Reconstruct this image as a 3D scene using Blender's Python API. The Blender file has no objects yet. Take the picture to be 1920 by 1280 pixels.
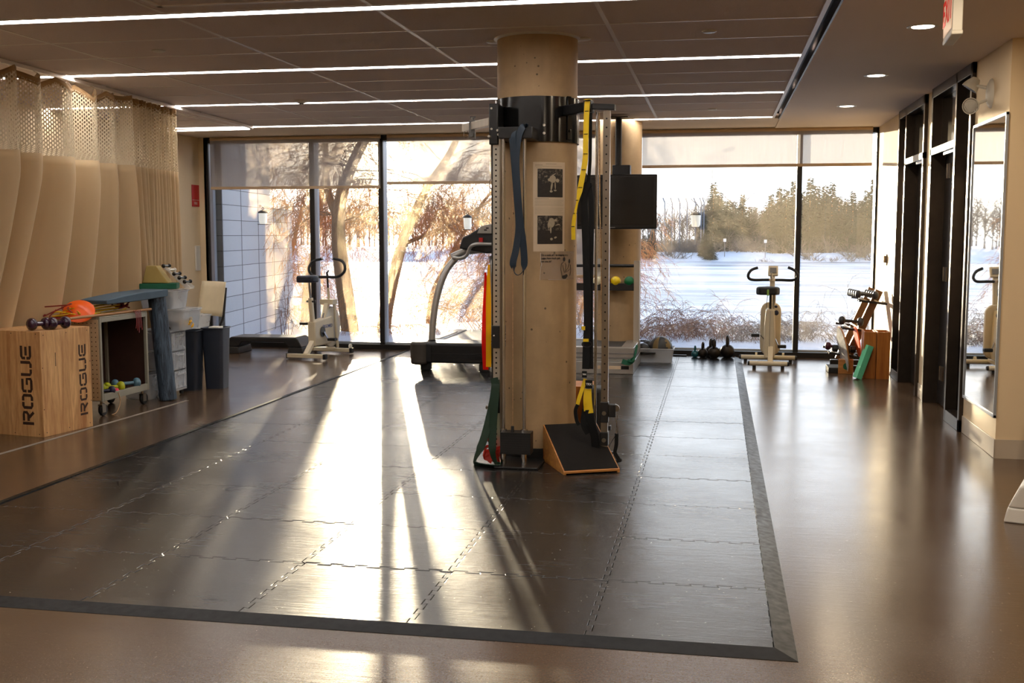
import bpy, bmesh, math, random
from math import sin, cos, pi, radians, sqrt, atan2
from mathutils import Vector, Matrix, Quaternion
scene = bpy.context.scene
COL = scene.collection
V = Vector

# ------------------------------------------------------------------ mesh builder
class MB:
    def __init__(s): s.v = []; s.f = []; s.m = []; s.cur = 0; s.uv = None
    def mat(s, i): s.cur = i; return s
    def add(s, vs, fs, T=None):
        b = len(s.v)
        s.v += [tuple(T @ V(p)) if T else tuple(p) for p in vs]
        s.f += [tuple(b + i for i in f) for f in fs]
        s.m += [s.cur] * len(fs); return s
    def box(s, c, d, rz=0, rot=None):
        x, y, z = d[0] / 2, d[1] / 2, d[2] / 2
        T = Matrix.Translation(c) @ (rot.to_4x4() if rot is not None else Matrix.Rotation(rz, 4, 'Z'))
        return s.add([(-x,-y,-z),(x,-y,-z),(x,y,-z),(-x,y,-z),(-x,-y,z),(x,-y,z),(x,y,z),(-x,y,z)],
                     [(0,3,2,1),(4,5,6,7),(0,1,5,4),(1,2,6,5),(2,3,7,6),(3,0,4,7)], T)
    def bb(s, x0, x1, y0, y1, z0, z1): return s.box(((x0+x1)/2,(y0+y1)/2,(z0+z1)/2),(abs(x1-x0),abs(y1-y0),abs(z1-z0)))
    def beam(s, p, q, w, h, up=(0,0,1)):
        p, q = V(p), V(q); d = q - p; L = d.length; d.normalize()
        a = d.cross(V(up))
        if a.length < 1e-4: a = d.cross(V((1,0,0)))
        a.normalize(); b = a.cross(d)
        R = Matrix((a, d, b)).transposed()
        return s.box((p+q)/2, (w, L, h), rot=R)
    def tube(s, pts, r, n=8, closed=False, cap=True):
        pts = [V(p) for p in pts]; N = len(pts)
        rs = r if isinstance(r, (list, tuple)) else [r] * N
        t0 = (pts[1] - pts[0]).normalized()
        nrm = t0.orthogonal().normalized()
        b = len(s.v); prev = t0
        for i in range(N):
            if closed: t = (pts[(i+1) % N] - pts[i-1])
            elif i == 0: t = pts[1] - pts[0]
            elif i == N-1: t = pts[-1] - pts[-2]
            else: t = (pts[i+1] - pts[i]).normalized() + (pts[i] - pts[i-1]).normalized()
            if t.length < 1e-9: t = prev.copy()
            t.normalize()
            nrm = nrm - t * nrm.dot(t)
            if nrm.length < 1e-6: nrm = t.orthogonal()
            nrm.normalize(); bi = t.cross(nrm); prev = t
            for k in range(n):
                a = 2*pi*k/n
                s.v.append(tuple(pts[i] + (nrm*cos(a) + bi*sin(a)) * rs[i]))
        M = N if closed else N-1
        for i in range(M):
            j = (i+1) % N
            for k in range(n):
                l = (k+1) % n
                s.f.append((b+i*n+k, b+i*n+l, b+j*n+l, b+j*n+k)); s.m.append(s.cur)
        if cap and not closed and n > 3:
            s.f.append(tuple(b+k for k in reversed(range(n)))); s.m.append(s.cur)
            s.f.append(tuple(b+(N-1)*n+k for k in range(n))); s.m.append(s.cur)
        return s
    def cyl(s, p, q, r0, r1=None, n=20): return s.tube([p, q], [r0, r0 if r1 is None else r1], n)
    def lathe(s, prof, c=(0,0,0), n=28, T=None):
        b = len(s.v); T = T or Matrix.Translation(c); m = len(prof)
        for r, z in prof:
            for k in range(n):
                a = 2*pi*k/n; s.v.append(tuple(T @ V((r*cos(a), r*sin(a), z))))
        for i in range(m-1):
            for k in range(n):
                l = (k+1) % n
                s.f.append((b+i*n+k, b+i*n+l, b+(i+1)*n+l, b+(i+1)*n+k)); s.m.append(s.cur)
        if prof[0][0] > 1e-5: s.f.append(tuple(b+k for k in reversed(range(n)))); s.m.append(s.cur)
        if prof[-1][0] > 1e-5: s.f.append(tuple(b+(m-1)*n+k for k in range(n))); s.m.append(s.cur)
        return s
    def sph(s, c, r, n=20, m=12, sc=(1,1,1), rz=0):
        T = Matrix.Translation(c) @ Matrix.Rotation(rz, 4, 'Z') @ Matrix.Diagonal((sc[0], sc[1], sc[2], 1))
        return s.lathe([(max(r*sin(pi*i/m), 1e-6 if 0 < i < m else 1e-6), -r*cos(pi*i/m)) for i in range(m+1)], n=n, T=T)
    def prism(s, poly, h, T=None):
        n = len(poly)
        vs = [(x, y, 0) for x, y in poly] + [(x, y, h) for x, y in poly]
        fs = [tuple(reversed(range(n))), tuple(range(n, 2*n))] + [(i, (i+1) % n, n+(i+1) % n, n+i) for i in range(n)]
        return s.add(vs, fs, T)
    def ribbon(s, pts, w, t, side=(1,0,0)):
        """a strap: w wide along side (one vector or one per point), t thick"""
        pts = [V(p) for p in pts]; N = len(pts); b = len(s.v)
        ws = w if isinstance(w, (list, tuple)) else [w]*N
        for i in range(N):
            d = (pts[min(i+1, N-1)] - pts[max(i-1, 0)]).normalized()
            sd = V(side[i]) if isinstance(side[0], (tuple, list, Vector)) else V(side)
            sd = (sd - d*sd.dot(d)).normalized(); nn = d.cross(sd)
            for a, c in ((-1,-1),(1,-1),(1,1),(-1,1)):
                s.v.append(tuple(pts[i] + sd*a*ws[i]/2 + nn*c*t/2))
        for i in range(N-1):
            for k in range(4):
                l = (k+1) % 4
                s.f.append((b+i*4+k, b+i*4+l, b+(i+1)*4+l, b+(i+1)*4+k)); s.m.append(s.cur)
        s.f += [(b+3,b+2,b+1,b), (b+(N-1)*4, b+(N-1)*4+1, b+(N-1)*4+2, b+(N-1)*4+3)]; s.m += [s.cur]*2
        return s
    def build(s, name, mats, parent=None, label=None, cat=None, group=None, kind=None, bev=0, smooth=38, seg=2, loc=None, rz=0, solid=0):
        me = bpy.data.meshes.new(name)
        me.from_pydata(s.v, [], s.f)
        if not isinstance(mats, (list, tuple)): mats = [mats]
        for m in mats: me.materials.append(m)
        if len(mats) > 1: me.polygons.foreach_set('material_index', s.m)
        if smooth:
            me.polygons.foreach_set('use_smooth', [True]*len(me.polygons))
            me.set_sharp_from_angle(angle=radians(smooth))
        me.update()
        o = bpy.data.objects.new(name, me); COL.objects.link(o)
        if bev:
            b = o.modifiers.new('bevel', 'BEVEL'); b.width = bev; b.segments = seg; b.limit_method = 'ANGLE'; b.angle_limit = radians(40); b.harden_normals = False
        if solid:
            b = o.modifiers.new('solid', 'SOLIDIFY'); b.thickness = solid; b.offset = 0
        if parent: o.parent = parent
        if loc: o.location = loc
        if rz: o.rotation_euler.z = rz
        props(o, label, cat, group, kind); return o

def props(o, label=None, cat=None, group=None, kind=None):
    if label: o['label'] = label
    if cat: o['category'] = cat
    if group: o['group'] = group
    if kind: o['kind'] = kind
    return o
def thing(name, label, cat, loc=(0,0,0), rz=0, group=None):
    o = bpy.data.objects.new(name, None); COL.objects.link(o); o.empty_display_size = .1
    o.location = loc; o.rotation_euler.z = rz
    return props(o, label, cat, group)
def copy_tree(o, parent=None, label=None, loc=None, rz=None, sc=None):
    c = o.copy(); COL.objects.link(c)
    if parent: c.parent = parent
    if label: c['label'] = label
    if loc is not None: c.location = loc
    if rz is not None: c.rotation_euler.z = rz
    if sc is not None: c.scale = sc
    for ch in [x for x in o.children]: copy_tree(ch, c)
    return c
def tiltm(o, rx=0, ry=0, rz=0): o.rotation_euler = (rx, ry, rz); return o
def catmull(pts, k=6):
    pts = [V(p) for p in pts]; out = []
    P = [pts[0]*2-pts[1]] + pts + [pts[-1]*2-pts[-2]]
    for i in range(1, len(P)-2):
        for j in range(k):
            t = j/k; a, b, c, d = P[i-1], P[i], P[i+1], P[i+2]
            out.append(0.5*((2*b)+(c-a)*t+(2*a-5*b+4*c-d)*t*t+(3*b-a-3*c+d)*t**3))
    out.append(pts[-1]); return out
def rrect(w, h, r, n=4, cx=0, cy=0):
    out = []
    for qx, qy, a0 in ((1,1,0),(-1,1,pi/2),(-1,-1,pi),(1,-1,3*pi/2)):
        for i in range(n+1):
            a = a0+pi/2*i/n
            out.append((cx+qx*(w/2-r)+r*cos(a), cy+qy*(h/2-r)+r*sin(a)))
    return out
FACE_NEG_Y = Matrix(((1,0,0,0),(0,0,-1,0),(0,1,0,0),(0,0,0,1)))      # xy drawing -> upright, facing -Y (prism grows towards -Y)
def text_into(mb, s, size, T, depth=.0006, bold=0.0, align='CENTER'):
    cu = bpy.data.curves.new('t', 'FONT'); cu.body = s; cu.size = size; cu.extrude = depth; cu.align_x = align; cu.align_y = 'CENTER'; cu.offset = bold; cu.resolution_u = 3
    o = bpy.data.objects.new('t', cu); COL.objects.link(o)
    dg = bpy.context.evaluated_depsgraph_get()
    me = bpy.data.meshes.new_from_object(o.evaluated_get(dg))
    mb.add([v.co[:] for v in me.vertices], [tuple(p.vertices) for p in me.polygons], T)
    bpy.data.objects.remove(o); bpy.data.meshes.remove(me); bpy.data.curves.remove(cu)

# ------------------------------------------------------------------ materials
def srgb(r, g, b):
    f = lambda c: (c/255/12.92) if c/255 <= .04045 else ((c/255+.055)/1.055)**2.4
    return (f(r), f(g), f(b), 1)
def newmat(name):
    m = bpy.data.materials.new(name); m.use_nodes = True; nt = m.node_tree
    return m, nt, nt.nodes['Principled BSDF'], nt.nodes['Material Output']
def P(name, col, rough=.5, metal=0, var=0, vs=8, bump=0, bs=60, spec=.5, stretch=None, coat=0, emit=None, es=1, rv=0, trans=0, alpha=1):
    """procedural material: base colour with noise variation, noise bump"""
    m, nt, b, out = newmat(name)
    b.inputs['Base Color'].default_value = col; b.inputs['Roughness'].default_value = rough; b.inputs['Metallic'].default_value = metal
    b.inputs['Specular IOR Level'].default_value = spec; b.inputs['Coat Weight'].default_value = coat
    if alpha < 1: b.inputs['Alpha'].default_value = alpha
    if emit: b.inputs['Emission Color'].default_value = emit; b.inputs['Emission Strength'].default_value = es
    N = nt.nodes; L = nt.links
    tc = N.new('ShaderNodeTexCoord'); mp = N.new('ShaderNodeMapping'); L.new(tc.outputs['Object'], mp.inputs[0])
    if stretch: mp.inputs['Scale'].default_value = stretch
    if var or rv:
        n = N.new('ShaderNodeTexNoise'); n.inputs['Scale'].default_value = vs; n.inputs['Detail'].default_value = 5; L.new(mp.outputs[0], n.inputs['Vector'])
        if var:
            mr = N.new('ShaderNodeMapRange'); mr.inputs[1].default_value = .3; mr.inputs[2].default_value = .7; mr.inputs[3].default_value = 1-var; mr.inputs[4].default_value = 1+var
            L.new(n.outputs[0], mr.inputs[0])
            vm = N.new('ShaderNodeVectorMath'); vm.operation = 'SCALE'; vm.inputs[0].default_value = col[:3]; L.new(mr.outputs[0], vm.inputs['Scale']); L.new(vm.outputs[0], b.inputs['Base Color'])
        if rv:
            mr = N.new('ShaderNodeMapRange'); mr.inputs[1].default_value = .3; mr.inputs[2].default_value = .7; mr.inputs[3].default_value = rough-rv; mr.inputs[4].default_value = rough+rv
            L.new(n.outputs[0], mr.inputs[0]); L.new(mr.outputs[0], b.inputs['Roughness'])
    if bump:
        n = N.new('ShaderNodeTexNoise'); n.inputs['Scale'].default_value = bs; n.inputs['Detail'].default_value = 3; L.new(mp.outputs[0], n.inputs['Vector'])
        bp = N.new('ShaderNodeBump'); bp.inputs['Strength'].default_value = bump; bp.inputs['Distance'].default_value = .01; L.new(n.outputs[0], bp.inputs['Height']); L.new(bp.outputs[0], b.inputs['Normal'])
    return m
class G:
    """tiny node helper"""
    def __init__(s, nt): s.nt = nt
    def n(s, t, **kw):
        x = s.nt.nodes.new(t)
        for k, v in kw.items(): setattr(x, k, v)
        return x
    def l(s, a, b): s.nt.links.new(a, b)
    def math(s, op, a, b=None, c=None):
        x = s.n('ShaderNodeMath', operation=op)
        for i, q in enumerate((a, b, c)):
            if q is None: continue
            if isinstance(q, (int, float)): x.inputs[i].default_value = q
            else: s.l(q, x.inputs[i])
        return x.outputs[0]
    def noise(s, vec, scale, detail=3, rough=.5, dist=0):
        x = s.n('ShaderNodeTexNoise'); x.inputs['Scale'].default_value = scale; x.inputs['Detail'].default_value = detail; x.inputs['Roughness'].default_value = rough; x.inputs['Distortion'].default_value = dist
        s.l(vec, x.inputs['Vector']); return x.outputs[0]
    def mapv(s, vec, scale=(1,1,1), rot=(0,0,0), loc=(0,0,0)):
        x = s.n('ShaderNodeMapping'); x.inputs['Scale'].default_value = scale; x.inputs['Rotation'].default_value = rot; x.inputs['Location'].default_value = loc
        s.l(vec, x.inputs[0]); return x.outputs[0]
    def ramp(s, f, a, b, c0=(0,0,0,1), c1=(1,1,1,1)):
        x = s.n('ShaderNodeValToRGB'); e = x.color_ramp.elements; e[0].position = a; e[1].position = b; e[0].color = c0; e[1].color = c1
        s.l(f, x.inputs[0]); return x.outputs[0]
    def mix(s, f, a, b):
        x = s.n('ShaderNodeMix', data_type='RGBA')
        for i, q in ((0, f), (6, a), (7, b)):
            if isinstance(q, (int, float)): x.inputs[i].default_value = q
            elif isinstance(q, tuple): x.inputs[i].default_value = q
            else: s.l(q, x.inputs[i])
        return x.outputs[2]
    def bump(s, h, strength, dist=.01):
        x = s.n('ShaderNodeBump'); x.inputs['Strength'].default_value = strength; x.inputs['Distance'].default_value = dist; s.l(h, x.inputs['Height']); return x.outputs[0]
    def geo(s): return s.n('ShaderNodeNewGeometry').outputs['Position']
    def obj(s): return s.n('ShaderNodeTexCoord').outputs['Object']

# sun direction (towards the sun), low winter sun left of the room's axis
SUN = V((-.301, .972, .064)).normalized()

def mat_floor(name, base, speck, rough, speckamt, mats=False):
    m, nt, b, out = newmat(name); g = G(nt); p = g.geo()
    fine = g.noise(p, 130, 3); big = g.noise(p, 1.1, 4, .6)
    vo = g.n('ShaderNodeTexVoronoi'); vo.inputs['Scale'].default_value = 62; g.l(p, vo.inputs['Vector'])
    sp = g.math('LESS_THAN', vo.outputs['Distance'], .16)
    wn = g.noise(p, 31, 2)
    sel = g.math('GREATER_THAN', wn, 1-speckamt)
    f = g.math('MULTIPLY', sp, sel)
    c = g.mix(g.math('MULTIPLY', fine, 1.0), tuple(x*.3 for x in base[:3])+(1,), tuple(min(x*1.9, 1) for x in base[:3])+(1,))
    c = g.mix(f, c, speck)
    g.l(c, b.inputs['Base Color'])
    # wear: broad patches and long fine scratches across the room
    st = g.noise(g.mapv(p, (3, 60, 1)), 1.0, 4, .7)
    st2 = g.noise(p, 5.5, 4, .6)
    r = g.math('MULTIPLY_ADD', big, .22, rough-.11)
    r = g.math('MULTIPLY_ADD', st, .10, g.math('SUBTRACT', r, .05))
    g.l(r, b.inputs['Roughness'])
    b.inputs['IOR'].default_value = 1.55; b.inputs['Specular IOR Level'].default_value = .6
    h = g.math('ADD', g.math('MULTIPLY', fine, .12), g.math('MULTIPLY', st, .5))
    h = g.math('ADD', h, g.math('MULTIPLY', st2, 1.3 if mats else .4))
    g.l(g.bump(h, .35 if mats else .25, .004), b.inputs['Normal'])
    return m
def mat_wood(name, base, dark, axis=2, sc=1.0, rough=.5):
    m, nt, b, out = newmat(name); g = G(nt); p = g.obj()
    s = [14, 14, 14]; s[axis] = 1.3
    v = g.mapv(p, tuple(k*sc for k in s))
    n1 = g.noise(v, 1.0, 6, .6, 1.5)
    n2 = g.noise(g.mapv(p, tuple((k*9)*sc for k in s)), 1, 2)
    f = g.math('MULTIPLY_ADD', n2, .25, g.math('MULTIPLY', n1, .9))
    c = g.ramp(f, .40, .75, dark, base); g.l(c, b.inputs['Base Color'])
    b.inputs['Roughness'].default_value = rough
    g.l(g.bump(n2, .15, .002), b.inputs['Normal']); return m
def mat_concrete(name, base):
    m, nt, b, out = newmat(name); g = G(nt); p = g.obj()
    n1 = g.noise(p, 3, 6, .65); n2 = g.noise(g.mapv(p, (6, 6, 1.2)), 1.5, 4)
    vo = g.n('ShaderNodeTexVoronoi'); vo.inputs['Scale'].default_value = 17; g.l(p, vo.inputs['Vector'])
    hole = g.math('LESS_THAN', vo.outputs['Distance'], .12)
    rnd = g.math('GREATER_THAN', g.noise(p, 4.2, 2), .52)
    hole = g.math('MULTIPLY', hole, rnd)
    f = g.math('MULTIPLY_ADD', n1, .7, g.math('MULTIPLY', n2, .4))
    c = g.ramp(f, .35, .75, tuple(x*.72 for x in base[:3])+(1,), tuple(min(1, x*1.15) for x in base[:3])+(1,))
    c = g.mix(hole, c, tuple(x*.28 for x in base[:3])+(1,)); g.l(c, b.inputs['Base Color'])
    b.inputs['Roughness'].default_value = .62
    g.l(g.bump(g.math('SUBTRACT', n1, hole), .3, .004), b.inputs['Normal']); return m

M = {}
M['floor'] = mat_floor('sheet_rubber_floor', srgb(80, 63, 48), srgb(126, 106, 82), .22, .35)
M['tile'] = mat_floor('mat_rubber', srgb(30, 28, 27), srgb(180, 175, 155), .25, .36, True)
M['ramp'] = P('ramp_rubber', srgb(14, 13, 13), .42, spec=.22, var=.1, vs=30, bump=.02, bs=40, rv=.08, stretch=(1,1,1))
M['wall'] = P('painted_wall', srgb(226, 205, 170), .6, var=.03, vs=2, bump=.05, bs=150)
M['wallshaded'] = P('painted_wall_shaded', srgb(205, 176, 128), .6, var=.03, vs=2, bump=.05, bs=150)  # wall paint with the return wall's shade put into its tan
M['drywall'] = P('drywall_ceiling', srgb(238, 222, 206), .7, var=.02, vs=1)
M['base_white'] = P('baseboard_vinyl', srgb(190, 178, 160), .45, var=.03)
M['tileceil'] = P('acoustic_tile', srgb(228, 214, 208), .9, var=.04, vs=90, bump=.25, bs=180)
M['tee'] = P('ceiling_tee', srgb(240, 232, 224), .4, var=.02)
M['blackmetal'] = P('black_metal', srgb(24, 23, 23), .38, .0, var=.15, vs=20, bump=.05, bs=300)
M['blackgloss'] = P('black_gloss', srgb(16, 16, 17), .16, 0, var=.1, vs=6)
M['blackplastic'] = P('black_plastic', srgb(26, 26, 28), .45, var=.12, vs=14, bump=.1, bs=250)
M['blackrubber'] = P('black_rubber', srgb(20, 20, 21), .6, var=.15, vs=14, bump=.15, bs=200)
M['frame'] = P('window_frame_black', srgb(28, 26, 26), .4, .2, var=.1)
M['bronze'] = P('door_frame_bronze', srgb(74, 66, 60), .32, .75, var=.08, vs=12)
M['alum'] = P('aluminium_frame', srgb(165, 172, 182), .35, .35, var=.05)
M['chrome'] = P('chrome', srgb(200, 200, 202), .16, 1, var=.04)
M['steel'] = P('brushed_steel', srgb(142, 130, 115), .3, .95, var=.08, vs=30, stretch=(1,1,.1))
M['railsteel'] = P('rail_steel', srgb(190, 182, 168), .38, .7, var=.08, vs=30, stretch=(1,1,.1))
M['silver'] = P('silver_paint', srgb(168, 166, 162), .3, .6, var=.06)
M['cream'] = P('cream_paint', srgb(218, 205, 176), .35, 0, var=.04, vs=10, coat=.2)
M['whitep'] = P('white_plastic', srgb(222, 218, 208), .38, var=.03)
M['greyp'] = P('grey_plastic', srgb(120, 118, 116), .45, var=.06)
M['concrete'] = mat_concrete('cast_concrete', srgb(182, 152, 112))
M['plywood'] = mat_wood('birch_plywood', srgb(232, 188, 130), srgb(176, 122, 74), 2, 1.0, .45)
M['plydark'] = P('stencil_cut_dark', srgb(58, 36, 26), .7, var=.2, vs=30)
M['plyedge'] = mat_wood('plywood_edge', srgb(200, 140, 72), srgb(150, 92, 40), 0, 1.2, .4)
M['orangewood'] = mat_wood('orange_wood', srgb(196, 122, 50), srgb(150, 82, 28), 2, .6, .35)
M['dowel'] = mat_wood('dowel_wood', srgb(196, 150, 98), srgb(160, 110, 64), 1, 1, .4)
M['peg'] = P('pegboard_face', srgb(196, 170, 135), .5, var=.04)
M['hole'] = P('hole_dark', srgb(14, 12, 11), .8, var=.1)
M['cartgrey'] = P('cart_grey_enamel', srgb(150, 146, 130), .4, .1, var=.05)
M['brownboard'] = P('hardboard_brown', srgb(62, 36, 28), .6, var=.15)
M['purple'] = P('purple_vinyl', srgb(52, 24, 50), .15, var=.08, coat=.6)
M['lime'] = P('lime_vinyl', srgb(170, 176, 20), .3, var=.06)
M['bluevinyl'] = P('blue_vinyl', srgb(84, 122, 142), .22, var=.06, coat=.3)
M['pink'] = P('pink_vinyl', srgb(225, 40, 80), .3, var=.06)
M['navy'] = P('navy_vinyl', srgb(28, 30, 60), .3, var=.06)
M['orange'] = P('orange_plastic', srgb(245, 96, 12), .35, var=.05)
M['padblue'] = P('blue_grey_foam', srgb(72, 92, 108), .7, var=.08, bump=.2, bs=200)
def mat_marble():
    m, nt, b, out = newmat('marbled_blue_foam'); g = G(nt); p = g.obj()
    n = g.noise(g.mapv(p, (14, 14, 1.6)), 1.6, 6, .7, 2.5)
    g.l(g.ramp(n, .40, .66, srgb(22, 32, 46), srgb(92, 112, 132)), b.inputs['Base Color']); b.inputs['Roughness'].default_value = .6
    g.l(g.bump(n, .2, .004), b.inputs['Normal']); return m
M['marble'] = mat_marble()
M['green'] = P('green_band', srgb(6, 42, 22), .5, var=.1)
M['greenfoam'] = P('green_foam', srgb(0, 84, 56), .7, var=.06, bump=.1)
M['mint'] = P('mint_foam', srgb(104, 205, 160), .65, var=.04, bump=.1)
M['bandblue'] = P('blue_band', srgb(10, 32, 48), .5, var=.08)
def thin_band(name, col):
    m, nt, b, out = newmat(name); g = G(nt)
    t = g.n('ShaderNodeBsdfTranslucent'); t.inputs[0].default_value = col
    n = g.noise(g.obj(), 20, 2); g.l(g.mix(n, col, tuple(x*.8 for x in col[:3])+(1,)), b.inputs['Base Color'])
    b.inputs['Roughness'].default_value = .4
    mx = g.n('ShaderNodeMixShader'); mx.inputs[0].default_value = .55; g.l(b.outputs[0], mx.inputs[1]); g.l(t.outputs[0], mx.inputs[2]); g.l(mx.outputs[0], out.inputs[0]); return m
M['red'] = thin_band('red_latex', srgb(235, 30, 12)); M['yellow'] = thin_band('yellow_latex', srgb(250, 205, 20))
M['strapyellow'] = P('yellow_webbing', srgb(236, 196, 12), .6, var=.05, bump=.3, bs=300)
M['webblack'] = P('black_webbing', srgb(9, 9, 9), .7, var=.1, bump=.2, bs=300, spec=.3)
M['ropetan'] = P('cable_tan', srgb(190, 150, 105), .4, .4, var=.3, vs=120)
M['whiteprint'] = P('white_print', srgb(225, 222, 215), .6, var=.02)
M['paper'] = P('paper_sheet', srgb(212, 190, 160), .7, var=.03)
M['ink'] = P('ink', srgb(38, 32, 28), .7, var=.05)
M['inkgrey'] = P('ink_grey', srgb(150, 132, 110), .7, var=.05)
def mat_photo():
    m, nt, b, out = newmat('dark_photo_print'); g = G(nt); p = g.obj()
    n = g.noise(p, 60, 5, .75); g.l(g.ramp(n, .5, .72, srgb(32, 26, 22), srgb(150, 135, 115)), b.inputs['Base Color']); b.inputs['Roughness'].default_value = .5; return m
M['photo'] = mat_photo(); M['tape'] = P('floor_tape_grey', srgb(140, 130, 116), .6, var=.1)
M['photo_dark'] = P('photo_floor_print', srgb(36, 29, 24), .5, var=.3, vs=50)
M['photo_fig'] = P('photo_figure_print', srgb(170, 155, 130), .6, var=.1, vs=40)
M['signred'] = P('sign_red', srgb(190, 22, 20), .4, var=.03)
M['exitface'] = P('exit_face', srgb(235, 205, 175), .4, var=.02, emit=srgb(255, 215, 180), es=.25)
M['exitred'] = P('exit_letters', srgb(200, 30, 20), .4, var=.02, emit=srgb(220, 30, 15), es=.35)
M['screen'] = P('tv_screen', srgb(9, 9, 10), .22, var=.1)
M['tvshell'] = P('tv_shell', srgb(14, 13, 13), .3, var=.1)
M['kettle'] = P('kettlebell_iron', srgb(40, 32, 26), .38, .5, var=.2, vs=25, bump=.2, bs=120)
M['teal'] = P('teal_vinyl', srgb(30, 92, 104), .3, var=.08)
M['hexgrey'] = P('dumbbell_grey', srgb(60, 62, 66), .35, .3, var=.1)
M['maroon'] = P('maroon_vinyl', srgb(70, 16, 34), .3, var=.1)
M['rackbrown'] = P('rack_bronze_enamel', srgb(112, 82, 56), .35, .3, var=.05)
M['ballwhite'] = P('ball_cream', srgb(225, 215, 180), .35, var=.03); M['ballbrown'] = P('ball_brown', srgb(120, 62, 40), .35, var=.03)
M['ballyellow'] = P('ball_yellow', srgb(240, 205, 20), .3, var=.03); M['ballgreen'] = P('ball_green', srgb(8, 105, 60), .3, var=.03)
M['ballgrey'] = P('ball_grey_rubber', srgb(52, 54, 56), .45, var=.06); M['balltan'] = P('ball_tan_panel', srgb(128, 108, 70), .45, var=.06)
M['binblue'] = P('charcoal_blue_plastic', srgb(44, 50, 62), .42, var=.05)
M['yellowtan'] = P('tan_foam', srgb(172, 148, 84), .7, var=.05)
M['steptop'] = P('step_grey_top', srgb(120, 122, 126), .5, var=.06, bump=.3, bs=120)
M['spring'] = P('dark_mat_vinyl', srgb(40, 42, 46), .5, var=.1)
def mat_clear(name, tint=(1,1,1,1), a=.22, rough=.15):
    m, nt, b, out = newmat(name); g = G(nt)
    tr = g.n('ShaderNodeBsdfTransparent'); tr.inputs[0].default_value = tint
    b.inputs['Base Color'].default_value = (.85,.87,.9,1); b.inputs['Roughness'].default_value = rough
    n = g.noise(g.obj(), 9, 2); f = g.math('MULTIPLY_ADD', n, .12, a-.06)
    mx = g.n('ShaderNodeMixShader'); g.l(f, mx.inputs[0]); g.l(tr.outputs[0], mx.inputs[1]); g.l(b.outputs[0], mx.inputs[2]); g.l(mx.outputs[0], out.inputs[0]); return m
M['clearbin'] = mat_clear('clear_bin_plastic', (.93,.95,.97,1), .3); M['frosted'] = mat_clear('frosted_tub_plastic', (.92,.94,.97,1), .45, .3)
M['film'] = mat_clear('clear_film', (.93,.90,.85,1), .10, .12)
def mat_glass():
    m, nt, b, out = newmat('window_glass'); nt.nodes.remove(b); g = G(nt)
    tr = g.n('ShaderNodeBsdfTransparent'); tr.inputs[0].default_value = (.96,.97,.97,1)
    gl = g.n('ShaderNodeBsdfGlossy'); gl.inputs['Roughness'].default_value = .02
    lw = g.n('ShaderNodeFresnel'); lw.inputs[0].default_value = 1.4
    mx = g.n('ShaderNodeMixShader'); g.l(lw.outputs[0], mx.inputs[0]); g.l(tr.outputs[0], mx.inputs[1]); g.l(gl.outputs[0], mx.inputs[2])
    # salt dust film that glows where low sun shines through it
    du = g.n('ShaderNodeBsdfTranslucent'); du.inputs[0].default_value = (.9,.86,.8,1)
    p = g.geo(); vo = g.n('ShaderNodeTexVoronoi'); vo.inputs['Scale'].default_value = 26; g.l(p, vo.inputs['Vector'])
    dot = g.math('LESS_THAN', vo.outputs['Distance'], .09)
    f = g.math('MULTIPLY_ADD', dot, .08, g.math('MULTIPLY', g.noise(p, 3.5, 4, .6), .012))
    m2 = g.n('ShaderNodeMixShader'); g.l(f, m2.inputs[0]); g.l(mx.outputs[0], m2.inputs[1]); g.l(du.outputs[0], m2.inputs[2])
    g.l(m2.outputs[0], out.inputs[0])
    vsn = g.n('ShaderNodeVolumeScatter'); vsn.inputs['Color'].default_value = (1, .84, .62, 1); vsn.inputs['Density'].default_value = 7.5; vsn.inputs['Anisotropy'].default_value = .83
    g.l(vsn.outputs[0], out.inputs['Volume']); return m
M['glass'] = mat_glass()
def mat_shade():
    m, nt, b, out = newmat('roller_shade_weave'); g = G(nt); p = g.geo()
    tr = g.n('ShaderNodeBsdfTransparent'); tr.inputs[0].default_value = (1,.93,.85,1)
    tl = g.n('ShaderNodeBsdfTranslucent'); tl.inputs[0].default_value = (.21,.205,.22,1)
    df = g.n('ShaderNodeBsdfDiffuse'); df.inputs[0].default_value = (.66,.60,.54,1)
    w = g.noise(g.mapv(p, (90, 1, 2)), 1, 3)
    a = g.n('ShaderNodeMixShader'); a.inputs[0].default_value = .45; g.l(tl.outputs[0], a.inputs[1]); g.l(df.outputs[0], a.inputs[2])
    mx = g.n('ShaderNodeMixShader'); g.l(g.math('MULTIPLY_ADD', w, .12, .10), mx.inputs[0]); g.l(a.outputs[0], mx.inputs[1]); g.l(tr.outputs[0], mx.inputs[2])
    g.l(mx.outputs[0], out.inputs[0]); return m
M['shade'] = mat_shade()
M['hem'] = P('shade_hem', srgb(190, 165, 135), .7, var=.05)
def mat_emit(name, col, s, base=(.9,.88,.85,1)):
    m, nt, b, out = newmat(name); g = G(nt); b.inputs['Base Color'].default_value = base
    n = g.noise(g.obj(), 3, 2); g.l(g.mix(n, col, tuple(x*.97 for x in col[:3])+(1,)), b.inputs['Emission Color']); b.inputs['Emission Strength'].default_value = s; return m
M['strip'] = mat_emit('led_strip', (1, .95, .91, 1), 16)
M['down'] = mat_emit('downlight_lens', (1, .86, .68, 1), 14)
M['lanternglow'] = P('lantern_jar', srgb(240, 240, 232), .4, var=.02, emit=(1, .97, .9, 1), es=.45)  # emission added to lift the white of the jars
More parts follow.
